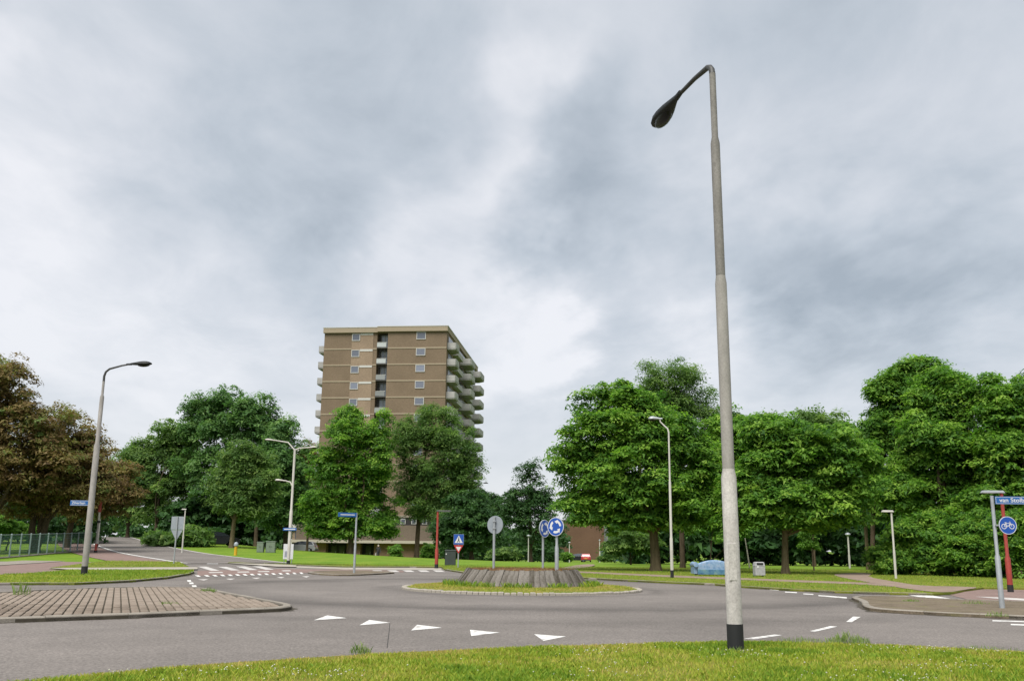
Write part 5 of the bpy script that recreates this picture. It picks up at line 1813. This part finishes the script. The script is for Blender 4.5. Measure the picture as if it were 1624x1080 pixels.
def tree(px, Y, lobes_px, label, cols, leafmat, nclump, per, leaf, clump, trunk_r=0.25, bark=BARK, name='tree', group=None, depth=0.85, flat=0.5, shell=0.45, width=0.62, base_py=None, droop=0.25, low=None, cat='tree', twigs=40, z=None, multi=1):
    b = on(px, Y) if base_py is None else G(px, base_py, VZ)
    if base_py is not None: Y = b[1]
    b = np.array(b)
    root = empty(name, b); tag(root, label, cat, group)
    s = Y / 1549.0
    lobes = []
    for k, (lx, ly, rx, ry) in enumerate(lobes_px):
        c = at(lx, ly, Y) - b
        rz_ = ry * s * 0.96
        rx_ = rx * s
        c[1] += rng.uniform(-0.35, 0.35) * rx_
        lobes.append((c, np.array([rx_, rx_ * depth, rz_])))
    sub = []
    for c, r in lobes:
        sub.append((c, r * 0.80))
        for d in rand_unit(11):
            if d[2] < -0.55: d[2] *= -0.6
            f = rng.uniform(0.26, 0.46)
            sub.append((c + d * r * rng.uniform(0.62, 0.88), np.maximum(r * f * np.array([1.1, 1.1, 0.8]), clump * 0.7)))
        for d in rand_unit(9):
            d[2] = abs(d[2]) * 0.7 + 0.25; d /= np.linalg.norm(d)
            f = rng.uniform(0.10, 0.2)
            sub.append((c + d * r * rng.uniform(0.95, 1.16), np.maximum(r * f * np.array([0.9, 0.9, 1.3]), clump * 0.45)))
    cl = clump * 1.2; kc = 0.8; per = int(per * 2.15); leaf = leaf * 0.76
    pos, nr, tint, cen = crown_points(sub, int(nclump * kc), int(per / kc), cl, min(flat * 1.25, 0.8), shell)
    V, F, T = leaves(pos, nr, leaf, width, tint, droop)
    mesh_from_np('crown', V, F, leafmat, root, T, 3)
    # trunk, limbs, twigs
    mb = MB()
    allc = np.array([c for c, r in lobes])
    zlow = min(c[2] - r[2] for c, r in lobes)
    fork = max(0.9, zlow + 0.4) if low is None else low
    ztop = max(c[2] + r[2] * 0.55 for c, r in lobes)
    cx = allc[:, 0].mean() * 0.6
    for q in range(multi):
        ox = (q - (multi - 1) / 2) * 0.5
        pts = [(ox * .4, 0, -0.15), (ox * .45, 0, 0.02), (ox * .5, 0, 0.35), (ox + cx * 0.04, 0, fork * 0.55), (ox * 2 + cx * 0.12, 0.0, fork), (ox * 3 + cx * 0.5, 0.1, (fork + ztop) / 2), (ox * 4 + cx, 0.0, ztop)]
        mb.tube(pts, [trunk_r * 1.55, trunk_r * 1.4, trunk_r * 1.08, trunk_r * 0.95, trunk_r * 0.88, trunk_r * 0.5, trunk_r * 0.08], 12)
    tips = []
    for c, r in lobes:
        h0 = fork * rng.uniform(0.95, 1.2); st = np.array([cx * 0.15, 0, min(h0, max(c[2] - 0.2, fork * 0.9))])
        limb(mb, st, c, trunk_r * 0.42, trunk_r * 0.12)
        tips.append(c)
    sel = rng.choice(len(cen), min(twigs, len(cen)), replace=False)
    for k in sel:
        dd = np.linalg.norm(allc - cen[k], axis=1); j = int(dd.argmin())
        limb(mb, allc[j] * 0.9 + cen[k] * 0.1 - np.array([0, 0, 0.3]), cen[k], trunk_r * 0.13, 0.012, 4, 0.10, 5)
    mb.build('trunk', bark, root, smooth=True)
    return root


# leaf colours
CH = leaf_mat('leaf_broad', [(0.040, 0.115, 0.018), (0.095, 0.22, 0.028), (0.19, 0.35, 0.042), (0.31, 0.46, 0.07)], 0.54)
GR = leaf_mat('leaf_blue_green', [(0.052, 0.130, 0.042), (0.110, 0.22, 0.062), (0.20, 0.33, 0.09)], 0.52)
MID = leaf_mat('leaf_mid_green', [(0.056, 0.125, 0.034), (0.125, 0.22, 0.052), (0.235, 0.335, 0.085)], 0.54)
LGT = leaf_mat('leaf_light_green', [(0.075, 0.18, 0.03), (0.15, 0.30, 0.045), (0.25, 0.40, 0.075)], 0.54)
RED = leaf_mat('leaf_copper', [(0.10, 0.062, 0.030), (0.19, 0.125, 0.050), (0.24, 0.175, 0.070), (0.19, 0.21, 0.06), (0.14, 0.22, 0.06)], 0.5)
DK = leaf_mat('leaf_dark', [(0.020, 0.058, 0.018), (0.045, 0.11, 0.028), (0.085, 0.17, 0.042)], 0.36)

GA = 'copper leaved trees behind the fence'
tree(-25, 76, [(-20, 640, 80, 78), (35, 690, 75, 70), (50, 750, 80, 62), (-30, 770, 85, 70), (15, 620, 40, 50)], 'largest copper leaved tree, its crown tallest behind the green fence', None, RED, 1500, 26, 0.30, 0.75, 0.4, name='copper_tree', group=GA, flat=0.45)
tree(55, 80, [(110, 715, 48, 62), (80, 770, 60, 55), (130, 770, 58, 52), (95, 730, 40, 60), (50, 800, 45, 30)], 'middle copper leaved tree with forked trunk behind the fence', None, RED, 1200, 26, 0.30, 0.7, 0.3, name='copper_tree', group=GA, flat=0.45, low=1.6, multi=2)
tree(106, 92, [(168, 765, 42, 48), (150, 790, 48, 42), (190, 790, 32, 36), (125, 800, 40, 35)], 'smallest copper leaved tree reaching over the uphill road', None, RED, 800, 24, 0.32, 0.7, 0.28, name='copper_tree', group=GA, flat=0.45)

GB = 'green trees right of the uphill road'
tree(330, 124, [(330, 690, 48, 58), (350, 665, 38, 45), (318, 660, 26, 32), (340, 760, 55, 60)], 'tall poplar with a dense closed crown above the black car', None, GR, 950, 24, 0.42, 0.9, 0.28, name='poplar_tree', group=GB, flat=0.7)
tree(405, 122, [(400, 670, 38, 52), (385, 700, 45, 55), (425, 690, 25, 45), (405, 770, 50, 70)], 'tall airy poplar whose crown shows sky gaps', None, GR, 820, 22, 0.42, 0.85, 0.26, name='poplar_tree', group=GB, flat=0.7)
tree(245, 128, [(255, 735, 50, 52), (285, 715, 42, 48), (260, 790, 60, 50), (220, 745, 34, 44)], 'broad green tree above the shrubs by the uphill road', None, MID, 1300, 24, 0.42, 0.95, 0.28, name='roadside_tree', group=GB, flat=0.6)
tree(200, 140, [(205, 755, 36, 46), (190, 790, 34, 50), (225, 800, 40, 45)], 'green tree standing where the uphill road bends', None, MID, 800, 22, 0.45, 0.95, 0.26, name='roadside_tree', group=GB, flat=0.6)
tree(367, 98, [(385, 755, 42, 50), (370, 790, 50, 48), (405, 790, 42, 50), (388, 735, 30, 34)], 'lighter yellow green tree with straight pale trunk in front of the poplars', None, MID, 1300, 24, 0.30, 0.7, 0.24, name='roadside_tree', group=GB, bark=BARKL, flat=0.6)
tree(452, 108, [(450, 705, 26, 42), (445, 760, 42, 62), (465, 800, 40, 55), (430, 810, 36, 45)], 'dark green tree standing behind the three-armed street lamp', None, GR, 1200, 24, 0.36, 0.8, 0.26, name='roadside_tree', group=GB, flat=0.6)
tree(487, 118, [(487, 740, 14, 34), (480, 790, 24, 40)], 'narrow brownish sapling crown beside the tower side wing', None, RED, 260, 20, 0.36, 0.6, 0.14, name='roadside_tree', flat=0.6)

tree(556, 96, [(560, 700, 42, 40), (545, 755, 58, 52), (590, 750, 42, 50), (525, 805, 50, 42), (580, 810, 52, 42), (552, 672, 22, 26), (600, 700, 26, 42), (500, 820, 26, 34), (540, 842, 50, 18), (600, 840, 30, 20)], 'broad bright green maple directly before the tower entrance', None, CH, 2200, 24, 0.30, 0.72, 0.3, name='street_tree', flat=0.4)
tree(661, 100, [(690, 680, 42, 40), (655, 715, 36, 42), (715, 715, 40, 48), (690, 765, 58, 48), (738, 755, 26, 40), (640, 690, 22, 28), (720, 800, 42, 36), (660, 780, 34, 34), (690, 815, 46, 24)], 'loose feathery green tree with dark straight trunk before the tower flank', None, MID, 2500, 20, 0.29, 0.66, 0.24, name='street_tree', flat=0.75, width=0.48, low=4.0)
tree(748, 92, [(745, 835, 38, 42), (720, 850, 32, 36), (765, 845, 28, 38), (740, 800, 30, 22)], 'dense low dark green tree behind the pedestrian crossing sign', None, DK, 1300, 22, 0.28, 0.6, 0.2, name='low_tree', flat=0.5)
tree(778, 135, [(775, 800, 22, 26), (790, 830, 26, 36)], 'small dark tree beside the balcony flank of the tower', None, DK, 360, 22, 0.4, 0.8, 0.2, name='low_tree', flat=0.6)
tree(842, 112, [(842, 762, 20, 30), (828, 795, 30, 24), (855, 800, 24, 30), (815, 815, 24, 24), (850, 840, 40, 36)], 'wispy dark tree with sky showing through behind the roundabout signs', None, DK, 520, 20, 0.34, 0.75, 0.2, name='wispy_tree', flat=0.6)

tree(1040, 52.5, [(958, 690, 62, 62), (985, 645, 50, 40), (925, 740, 56, 50), (1010, 745, 80, 64), (1080, 730, 62, 72), (975, 795, 82, 42), (1060, 795, 70, 42), (1020, 680, 60, 55), (930, 815, 44, 24), (1085, 822, 52, 24), (1000, 828, 50, 16)], 'biggest broad chestnut with thick trunk on the lawn behind the hooked white lamp', None, CH, 3200, 26, 0.235, 0.56, 0.255, name='chestnut_tree', flat=0.38, low=2.0, base_py=905, bark=BARKL)
tree(1082, 62, [(1060, 628, 56, 56), (1095, 675, 50, 62), (1035, 660, 55, 56), (1108, 735, 42, 52)], 'fine leaved taller tree rising behind the biggest chestnut', None, MID, 1500, 20, 0.20, 0.55, 0.16, name='tall_tree', flat=0.8, width=0.5)
tree(1160, 58, [(1165, 690, 46, 42), (1135, 735, 45, 50), (1185, 740, 44, 55), (1150, 795, 55, 45)], 'chestnut tree mostly hidden behind the tall grey lamp', None, CH, 1500, 26, 0.24, 0.55, 0.17, name='chestnut_tree', flat=0.38)
tree(1246, 51.5, [(1250, 715, 66, 48), (1235, 765, 80, 46), (1315, 725, 60, 48), (1335, 775, 56, 44), (1185, 785, 44, 36), (1270, 800, 92, 34), (1225, 690, 40, 34), (1360, 740, 34, 36), (1190, 818, 44, 24), (1320, 818, 52, 22), (1255, 826, 50, 14)], 'chestnut with rough tan trunk standing next to the litter bin', None, CH, 2800, 26, 0.24, 0.55, 0.175, name='chestnut_tree', flat=0.36, low=1.9, base_py=909.5, bark=BARKL)
tree(1290, 80, [(1300, 685, 42, 38), (1240, 690, 40, 40), (1330, 720, 40, 45), (1210, 710, 36, 44)], 'airy tree top showing twigs above the litter bin chestnut', None, MID, 750, 22, 0.3, 0.75, 0.14, name='tall_tree', flat=0.7)
tree(1383, 60, [(1420, 640, 40, 54), (1450, 610, 48, 48), (1410, 710, 42, 60), (1455, 690, 60, 70), (1420, 790, 60, 50)], 'tall chestnut at the path bend end of the shrub bank', None, CH, 2200, 26, 0.26, 0.62, 0.15, name='chestnut_tree', flat=0.4, low=3.0)
tree(1500, 54, [(1510, 640, 60, 62), (1490, 710, 65, 60), (1540, 740, 70, 60), (1480, 790, 70, 50)], 'large chestnut behind the bank of shrubs', None, CH, 2100, 26, 0.25, 0.6, 0.3, name='chestnut_tree', flat=0.38)
tree(1610, 52, [(1600, 650, 62, 66), (1590, 730, 70, 60), (1640, 720, 60, 90), (1600, 800, 80, 45)], 'large chestnut behind the bicycle sign post', None, CH, 2000, 26, 0.25, 0.6, 0.3, name='chestnut_tree', flat=0.38)
tree(1700, 54, [(1690, 660, 70, 80), (1680, 760, 80, 60)], 'chestnut at the end of the row past the bicycle sign post', None, CH, 800, 26, 0.3, 0.7, 0.3, name='chestnut_tree', flat=0.38)
tree(1289, 56, [(1287, 850, 15, 16), (1292, 838, 11, 14), (1284, 866, 13, 10)], 'young thin sapling with light leaves beside the rough tan trunk', None, LGT, 110, 16, 0.16, 0.26, 0.035, name='sapling', flat=0.6, twigs=20)
tree(1375, 62, [(1365, 770, 40, 40), (1372, 730, 24, 40)], 'slender tree with bare pale trunk at the path bend', None, MID, 420, 24, 0.26, 0.6, 0.11, name='slender_tree', flat=0.6, bark=BARKL)


def shrub(px, py, Y, lobes, label, mat, nclump=500, per=22, leaf=0.2, clump=0.42, flat=0.42, group=None, name='shrub', low=0.3, base_z=None):
    return tree(px, Y, lobes, label, None, mat, nclump, per, leaf, clump, 0.06, name=name, group=group, flat=flat, low=low, base_py=py, cat='shrub', twigs=30, shell=0.35)


GS = 'shrubs in the bank behind the path lamp'
shrub(1430, 911, None, [(1430, 888, 46, 32), (1450, 852, 42, 36), (1415, 896, 28, 17)], 'shrub at the end of the bank beside the thin white path lamp', CH, 700, group=GS)
shrub(1490, 912, None, [(1490, 884, 52, 36), (1475, 848, 44, 34), (1515, 852, 38, 36), (1510, 899, 40, 16)], 'widest shrub in the middle of the bank', CH, 900, group=GS)
shrub(1555, 914, None, [(1548, 888, 50, 34), (1560, 850, 46, 38), (1570, 901, 34, 16)], 'shrub in the bank between its widest shrub and the red lamp', CH, 800, group=GS)
shrub(1625, 917, None, [(1620, 880, 48, 42), (1650, 885, 50, 40), (1610, 845, 40, 36)], 'shrub of the bank directly behind the red cycle path lamp', CH, 800, group=GS)
shrub(628, None, 118, [(628, 873, 9, 11), (628, 883, 8, 8)], 'small round green shrub before the low brick wing beside the walking person', LGT, 120, leaf=0.26, clump=0.4)
shrub(679, None, 108, [(680, 872, 11, 10), (679, 882, 11, 9)], 'green shrub directly beside the red lamp near the pedestrian crossing sign', LGT, 140, leaf=0.26, clump=0.4)
shrub(796, None, 82, [(796, 881, 18, 11), (808, 878, 14, 10), (786, 884, 10, 8)], 'rounded shrub behind the round grey sign back', MID, 200, leaf=0.22, clump=0.4)
shrub(10, None, 84, [(10, 838, 30, 16), (35, 846, 22, 12)], 'light green shrub growing under the copper trees', LGT, 300, leaf=0.24, clump=0.45)
shrub(896, None, 140, [(898, 882, 12, 6)], 'low pale shrub beside the black parked car', LGT, 80, leaf=0.28, clump=0.4)
shrub(975, None, 130, [(965, 886, 16, 6), (990, 884, 18, 8)], 'low hedge-like shrub in front of the blue grey van', MID, 160, leaf=0.26, clump=0.4)
shrub(1000, None, 74, [(1000, 858, 40, 24), (975, 872, 18, 16), (1022, 868, 20, 18)], 'bushy shrub behind the biggest chestnut trunk', MID, 500, leaf=0.24, clump=0.5)
shrub(1125, None, 74, [(1120, 830, 44, 22), (1160, 845, 30, 22)], 'yellowish shrub hanging low behind the sofa bench', LGT, 420, leaf=0.24, clump=0.5)


def thicket(name, label, spans, mat, leaf, n, cat='undergrowth'):
    """spans: (px0,px1,Y,py_top,depth) bands of undergrowth"""
    P = []; NN = []; TT = []
    for x0, x1, Y, top, dep in spans:
        k = int(n * (x1 - x0) / sum(s[1] - s[0] for s in spans))
        # clumps
        nc = max(8, k // 22)
        cx = rng.uniform(x0, x1, nc); cyy = Y + rng.uniform(0, dep, nc)
        wob = np.sin(cx * 0.045) * 6 + np.sin(cx * 0.13 + 1) * 4
        for a, yy, wb in zip(cx, cyy, wob):
            g = on(a, yy); h = at(a, top - wb, yy)[2] - g[2]
            u = rng.uniform(0, 1) ** 0.8
            c = g + np.array([0, 0, max(0.15, h * u)])
            m_ = 22; q = rand_unit(m_); rad = rng.uniform(0.4, 1.1)
            o = q * rad * np.array([1, 1, 0.55]); o[:, 2] = np.abs(o[:, 2])
            P.append(c + o); NN.append(np.array([0, 0, 0.8]) + q * 0.7 + rng.normal(size=(m_, 3)) * 0.4); TT.append(np.clip(0.4 + rng.normal(0, 0.15) + rng.normal(0, 0.12, m_), 0, 1))
    P = np.concatenate(P); NN = np.concatenate(NN); NN /= np.linalg.norm(NN, axis=1)[:, None]; TT = np.concatenate(TT)
    P[:, 2] = np.maximum(P[:, 2], gz(P[:, 0], P[:, 1]) + 0.05)
    V, F, T = leaves(P, NN, leaf * 1.15, 0.75, TT)
    o = mesh_from_np(name, V, F, mat, None, T, 3)
    tag(o, label, cat, kind='stuff')
    return o


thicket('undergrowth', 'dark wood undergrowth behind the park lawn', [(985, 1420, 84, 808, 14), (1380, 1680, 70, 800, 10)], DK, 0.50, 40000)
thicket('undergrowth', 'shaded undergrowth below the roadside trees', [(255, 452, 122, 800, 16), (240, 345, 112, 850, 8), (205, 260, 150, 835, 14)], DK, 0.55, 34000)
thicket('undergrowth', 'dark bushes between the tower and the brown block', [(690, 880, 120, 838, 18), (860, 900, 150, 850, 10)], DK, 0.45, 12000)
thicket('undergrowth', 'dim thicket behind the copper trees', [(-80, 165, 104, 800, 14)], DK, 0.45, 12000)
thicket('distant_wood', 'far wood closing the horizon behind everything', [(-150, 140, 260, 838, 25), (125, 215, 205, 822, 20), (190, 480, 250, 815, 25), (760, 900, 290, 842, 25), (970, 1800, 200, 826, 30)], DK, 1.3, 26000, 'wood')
thicket('hedge', 'leafy shrub belt along the edge of the uphill road', [(236, 325, 98, 847, 6)], MID, 0.38, 9000, 'hedge')

# ------------------------------------------------------------------ grass


GRB = leaf_mat('grass_blade', [(0.085, 0.18, 0.016), (0.175, 0.29, 0.025), (0.33, 0.37, 0.04), (0.45, 0.33, 0.115)], 0.3, 0.6)


def vnoise(x, y, s, seed):
    r_ = np.random.default_rng(seed); T = r_.uniform(0, 1, (64, 64))
    x = x / s; y = y / s; xi = np.floor(x).astype(int); yi = np.floor(y).astype(int); fx = x - xi; fy = y - yi
    fx = fx * fx * (3 - 2 * fx); fy = fy * fy * (3 - 2 * fy)
    g = lambda a, b: T[a % 64, b % 64]
    return (g(xi, yi) * (1 - fx) + g(xi + 1, yi) * fx) * (1 - fy) + (g(xi, yi + 1) * (1 - fx) + g(xi + 1, yi + 1) * fx) * fy


def inside_np(x, y, poly):
    c = np.zeros(len(x), bool); n = len(poly)
    for i in range(n):
        x1, y1 = poly[i][:2]; x2, y2 = poly[(i + 1) % n][:2]
        if y1 == y2: continue
        k = ((y1 > y) != (y2 > y)) & (x < (x2 - x1) * (y - y1) / (y2 - y1) + x1)
        c ^= k
    return c


def blades(name, x, y, z, hgt, wid, mat, label, tint=None, lean=0.5, parent=None):
    n = len(x)
    a = rng.uniform(0, 2 * np.pi, n); l = rng.uniform(0.1, lean, n) * hgt; la = rng.uniform(0, 2 * np.pi, n)
    b = np.stack([x, y, z], 1)
    s = np.stack([np.cos(a), np.sin(a), np.zeros(n)], 1) * wid[:, None] * 0.5
    ld = np.stack([np.cos(la), np.sin(la), np.zeros(n)], 1) * l[:, None]
    up = np.stack([np.zeros(n), np.zeros(n), hgt], 1)
    v0 = b - s; v1 = b + s; v2 = b + ld * 0.35 + up * 0.6 + s * 0.7; v3 = b + ld + up
    V = np.stack([v0, v1, v2, v3], 1).reshape(-1, 3); F = np.arange(4 * n).reshape(n, 4)
    o = mesh_from_np(name, V, F, mat, parent, tint)
    tag(o, label, 'grass', kind='stuff')
    return o


def near_grass():
    N = 330000
    x = rng.uniform(-6.8, 7.6, N); y = rng.uniform(7.4, 13.6, N)
    ex = np.array([p[0] for p in V1_edge]); ey = np.array([p[1] for p in V1_edge])
    k = (np.interp(x, ex, ey) - y) > -0.22 * np.clip(vnoise(x, y, 0.5, 31) + 0.6 * vnoise(x, y, 0.12, 32) - 0.55, 0, 1); x, y = x[k], y[k]
    # thin and short where dry
    dry = np.clip((vnoise(x, y, 1.3, 3) * 0.5 + vnoise(x, y, 0.45, 4) * 0.3 + vnoise(x, y, 0.16, 14) * 0.2 - 0.5) * 1.7 + 0.5, 0, 1)
    edge = np.array([np.inf])
    ex = np.array([p[0] for p in V1_edge]); ey = np.array([p[1] for p in V1_edge])
    de = np.interp(x, ex, ey) - y
    keep = rng.uniform(0, 1, len(x)) < np.clip(0.35 + 0.9 * (1 - dry) + 0.0, 0.2, 1) * np.clip(0.5 + de * 1.6, 0.4, 1)
    x, y, dry, de = x[keep], y[keep], dry[keep], de[keep]
    h = rng.uniform(0.02, 0.055, len(x)) * (1.25 - 0.6 * dry) * np.clip(0.6 + de, 0.6, 1.1)
    w = rng.uniform(0.005, 0.010, len(x)) * 1.25
    t = np.clip(0.17 + 0.62 * dry + 0.42 * np.exp(-de * 2.2) + rng.normal(0, 0.15, len(x)), 0, 1)
    blades('grass', x, y, np.where(de < 0.0, 0.012, VZ - 0.005), h, w, GRB, 'short clover lawn in front of the road', t, 0.9)
    print('near blades', len(x))
    # clover and daisies
    n = 12000
    x = rng.uniform(-6.5, 7.4, n); y = rng.uniform(7.6, 13.2, n)
    k = inside_np(x, y, V1); x, y = x[k], y[k]
    f = 0.6 * vnoise(x, y, 0.9, 9) + 0.4 * vnoise(x, y, 0.25, 10); de = np.interp(x, ex, ey) - y
    k = (rng.uniform(0, 1, len(x)) < np.clip((f - 0.52) * 3.0, 0.02, 1)) & (de > 0.25); x, y = x[k], y[k]
    n = len(x)
    hz = VZ + rng.uniform(0.02, 0.05, n); r_ = rng.uniform(0.004, 0.011, n)
    c = np.stack([x, y, hz], 1); e = np.eye(3)
    V = np.stack([c + e[0] * r_[:, None], c + e[1] * r_[:, None], c - e[0] * r_[:, None], c - e[1] * r_[:, None], c + e[2] * r_[:, None] * 0.8, c - e[2] * r_[:, None] * 0.6], 1).reshape(-1, 3)
    F0 = np.array([(0, 1, 4), (1, 2, 4), (2, 3, 4), (3, 0, 4), (1, 0, 5), (2, 1, 5), (3, 2, 5), (0, 3, 5)])
    F = (np.arange(n)[:, None, None] * 6 + F0[None]).reshape(-1, 3)
    o = mesh_from_np('clover_flowers', V, F, plain('clover_white', (0.66, 0.66, 0.52), 0.8, 0, 0.2, 0.1), None, None, 3)
    tag(o, 'small white clover flowers scattered in the near lawn', 'flowers', kind='stuff')


near_grass()


def far_grass(poly, N, hmin, hmax, wid, label, z=VZ, bb=None):
    P = np.array([p[:2] for p in poly]); x0, y0 = P.min(0); x1, y1 = P.max(0)
    if bb: x0, x1, y0, y1 = max(x0, bb[0]), min(x1, bb[1]), max(y0, bb[2]), min(y1, bb[3])
    x = rng.uniform(x0, x1, N); y = rng.uniform(y0, y1, N)
    k = inside_np(x, y, poly) & (np.abs(x) < 0.56 * y + 1.0); x, y = x[k], y[k]
    dry = vnoise(x, y, 2.2, 5) * 0.6 + vnoise(x, y, 0.7, 6) * 0.4
    h = rng.uniform(hmin, hmax, len(x)) * (1.2 - 0.6 * dry)
    t = np.clip(0.22 + 0.5 * dry + rng.normal(0, 0.12, len(x)), 0, 1)
    blades('grass', x, y, np.full(len(x), z - 0.01), h, rng.uniform(0.6, 1.2, len(x)) * wid, GRB, label, t, 0.9)


FP = [[p[:2] for p in PX(q, VZ)] for q in ([(905, 905), (1000, 909.5), (1050, 911.5), (1176, 916.5), (1380, 924), (1450, 929), (1440, 932), (1372, 927), (1176, 919.5), (1050, 914.5), (1000, 912), (905, 907.5)], [(1318, 911), (1345, 908.5), (1384, 908.5), (1376, 915), (1420, 922.5), (1460, 929), (1560, 931.5), (1562, 934), (1512, 941), (1470, 938.5), (1420, 931), (1372, 922.5), (1340, 917)])]


def far_grass_v5():
    N = 120000
    x = rng.uniform(-18, 30, N); y = rng.uniform(26, 60.5, N)
    k = inside_np(x, y, V5) & (np.abs(x) < 0.56 * y + 1.0)
    for f in FP: k &= ~inside_np(x, y, f)
    x, y = x[k], y[k]
    dry = vnoise(x, y, 2.2, 5) * 0.6 + vnoise(x, y, 0.7, 6) * 0.4
    h = rng.uniform(0.03, 0.075, len(x)) * (1.2 - 0.6 * dry)
    t = np.clip(0.20 + 0.42 * dry + rng.normal(0, 0.12, len(x)), 0, 1)
    blades('grass', x, y, np.full(len(x), VZ - 0.01), h, rng.uniform(0.012, 0.026, len(x)), GRB, 'mown park lawn beyond the junction', t, 0.9)


far_grass_v5()
far_grass(V2, 30000, 0.04, 0.09, 0.02, 'narrow grass strip round the foot of the leaning lamp', bb=(-26, 0, 20, 60))
far_grass(V2b, 14000, 0.04, 0.09, 0.026, 'small grass patch beside the red path')


def ring_grass():
    n = 16000
    a = rng.uniform(0, 2 * np.pi, n); r_ = rng.uniform(2.0, 3.22, n)
    x = RC[0] + r_ * np.cos(a); y = RC[1] + r_ * np.sin(a)
    dry = vnoise(x, y, 0.8, 15) * 0.6 + vnoise(x, y, 0.3, 16) * 0.4
    z = np.interp(r_, [1.6, 2.3, 3.12, 3.4], [0.14, 0.13, 0.09, 0.05])
    h = rng.uniform(0.015, 0.06, n) * (1.3 - 0.7 * dry)
    blades('grass', x, y, z - 0.01, h, rng.uniform(0.010, 0.02, n), GRB, 'dry grass growing round the roundabout mound', np.clip(0.55 + 0.6 * dry + rng.normal(0, 0.15, n), 0, 1), 0.9)
    # weeds against the foot of the slabs
    n = 3800
    a = rng.uniform(0, 2 * np.pi, n); k = vnoise(a * 8 + 20, a * 0 + 3, 1.0, 21) > 0.48; a = a[k]; n = len(a)
    r_ = rng.uniform(1.94, 2.3, n)
    blades('weeds', RC[0] + r_ * np.cos(a), RC[1] + r_ * np.sin(a), np.full(n, 0.11), rng.uniform(0.05, 0.20, n), rng.uniform(0.010, 0.022, n), GRB, 'taller weeds against the foot of the mound slabs', rng.uniform(0.0, 0.7, n), 0.7)
    # planting on top of the mound
    n = 5000
    a = rng.uniform(0, 2 * np.pi, n); r_ = 1.54 * np.sqrt(rng.uniform(0, 1, n)); x = RC[0] + r_ * np.cos(a); y = RC[1] + r_ * np.sin(a)
    blades('mound_plants', x, y, np.full(n, 0.54), rng.uniform(0.02, 0.09, n), rng.uniform(0.012, 0.025, n), leaf_mat('sedum', [(0.16, 0.07, 0.04), (0.24, 0.12, 0.06), (0.22, 0.20, 0.06)], 0.2), 'low reddish plants on top of the mound', rng.uniform(0, 1, n), 0.8)


ring_grass()


def tuft(px, py, z, n, r_, h, label, wid=0.006):
    c = G(px, py, z)
    a = rng.uniform(0, 2 * np.pi, n); q = r_ * np.sqrt(rng.uniform(0, 1, n))
    x = c[0] + q * np.cos(a); y = c[1] + q * np.sin(a) * 0.5
    hh = rng.uniform(0.45, 1.0, n) * h * (1.1 - 0.6 * q / r_)
    mt = leaf_mat('tuft_blade', [(0.11, 0.19, 0.04), (0.19, 0.28, 0.07), (0.29, 0.34, 0.13)], 0.3)
    n_ = len(x); al = rng.uniform(0, 2 * np.pi, n_); 
    b = np.stack([x, y, np.full(n_, z - 0.01)], 1)
    s = np.stack([np.cos(al), np.sin(al), np.zeros(n_)], 1) * wid * 0.5
    ld = np.stack([np.cos(al + 1.5), np.sin(al + 1.5), np.zeros(n_)], 1) * (hh * rng.uniform(0.1, 0.5, n_))[:, None]
    up = np.stack([np.zeros(n_), np.zeros(n_), hh], 1)
    V = np.stack([b - s, b + s, b + ld * .35 + up * .65 + s * .6, b + ld + up], 1).reshape(-1, 3)
    o = mesh_from_np('grass_tuft', V, np.arange(4 * n_).reshape(n_, 4), mt, None, rng.uniform(0, 1, n_))
    tag(o, label, 'grass tuft', kind='stuff')


tuft(572, 1034, VZ - 0.04, 120, 0.13, 0.15, 'tall grass tuft at the road edge near the dark seam')
tuft(1345, 1020, VZ - 0.04, 230, 0.30, 0.2, 'tallest loose grass tuft at the road edge beside the lane dashes')
tuft(1270, 1017, VZ - 0.04, 170, 0.42, 0.10, 'wide thin grass tuft at the road edge beside the tall lamp')
tuft(1560, 1030, VZ - 0.04, 150, 0.5, 0.09, 'thin grass tuft at the road edge below the bicycle sign')
tuft(34, 944, 0.06, 34, 0.2, 0.42, 'spindly tall weed growing from the brick paved island', 0.012)
tuft(268, 958, 0.06, 90, 0.25, 0.10, 'small weed in the joints of the brick paved island', 0.012)
tuft(331, 938, 0.06, 120, 0.22, 0.16, 'dry weed clump at the back corner of the brick island', 0.014)
tuft(1446, 953, 0.06, 120, 0.25, 0.09, 'low weed near the rounded tip of the bicycle post island', 0.012)
tuft(1546, 957, 0.06, 90, 0.35, 0.11, 'weed clump on the island beside the bicycle post', 0.012)
tuft(1582, 976, 0.06, 70, 0.22, 0.14, 'yellowish weed at the kerb below the bicycle post', 0.01)
tuft(1168, 1034, VZ, 160, 0.20, 0.10, 'longer grass round the black foot of the tall lamp')

# ------------------------------------------------------------------ render settings
S.render.engine = 'CYCLES'
S.cycles.max_bounces = 12
S.cycles.diffuse_bounces = 7
S.cycles.transmission_bounces = 8
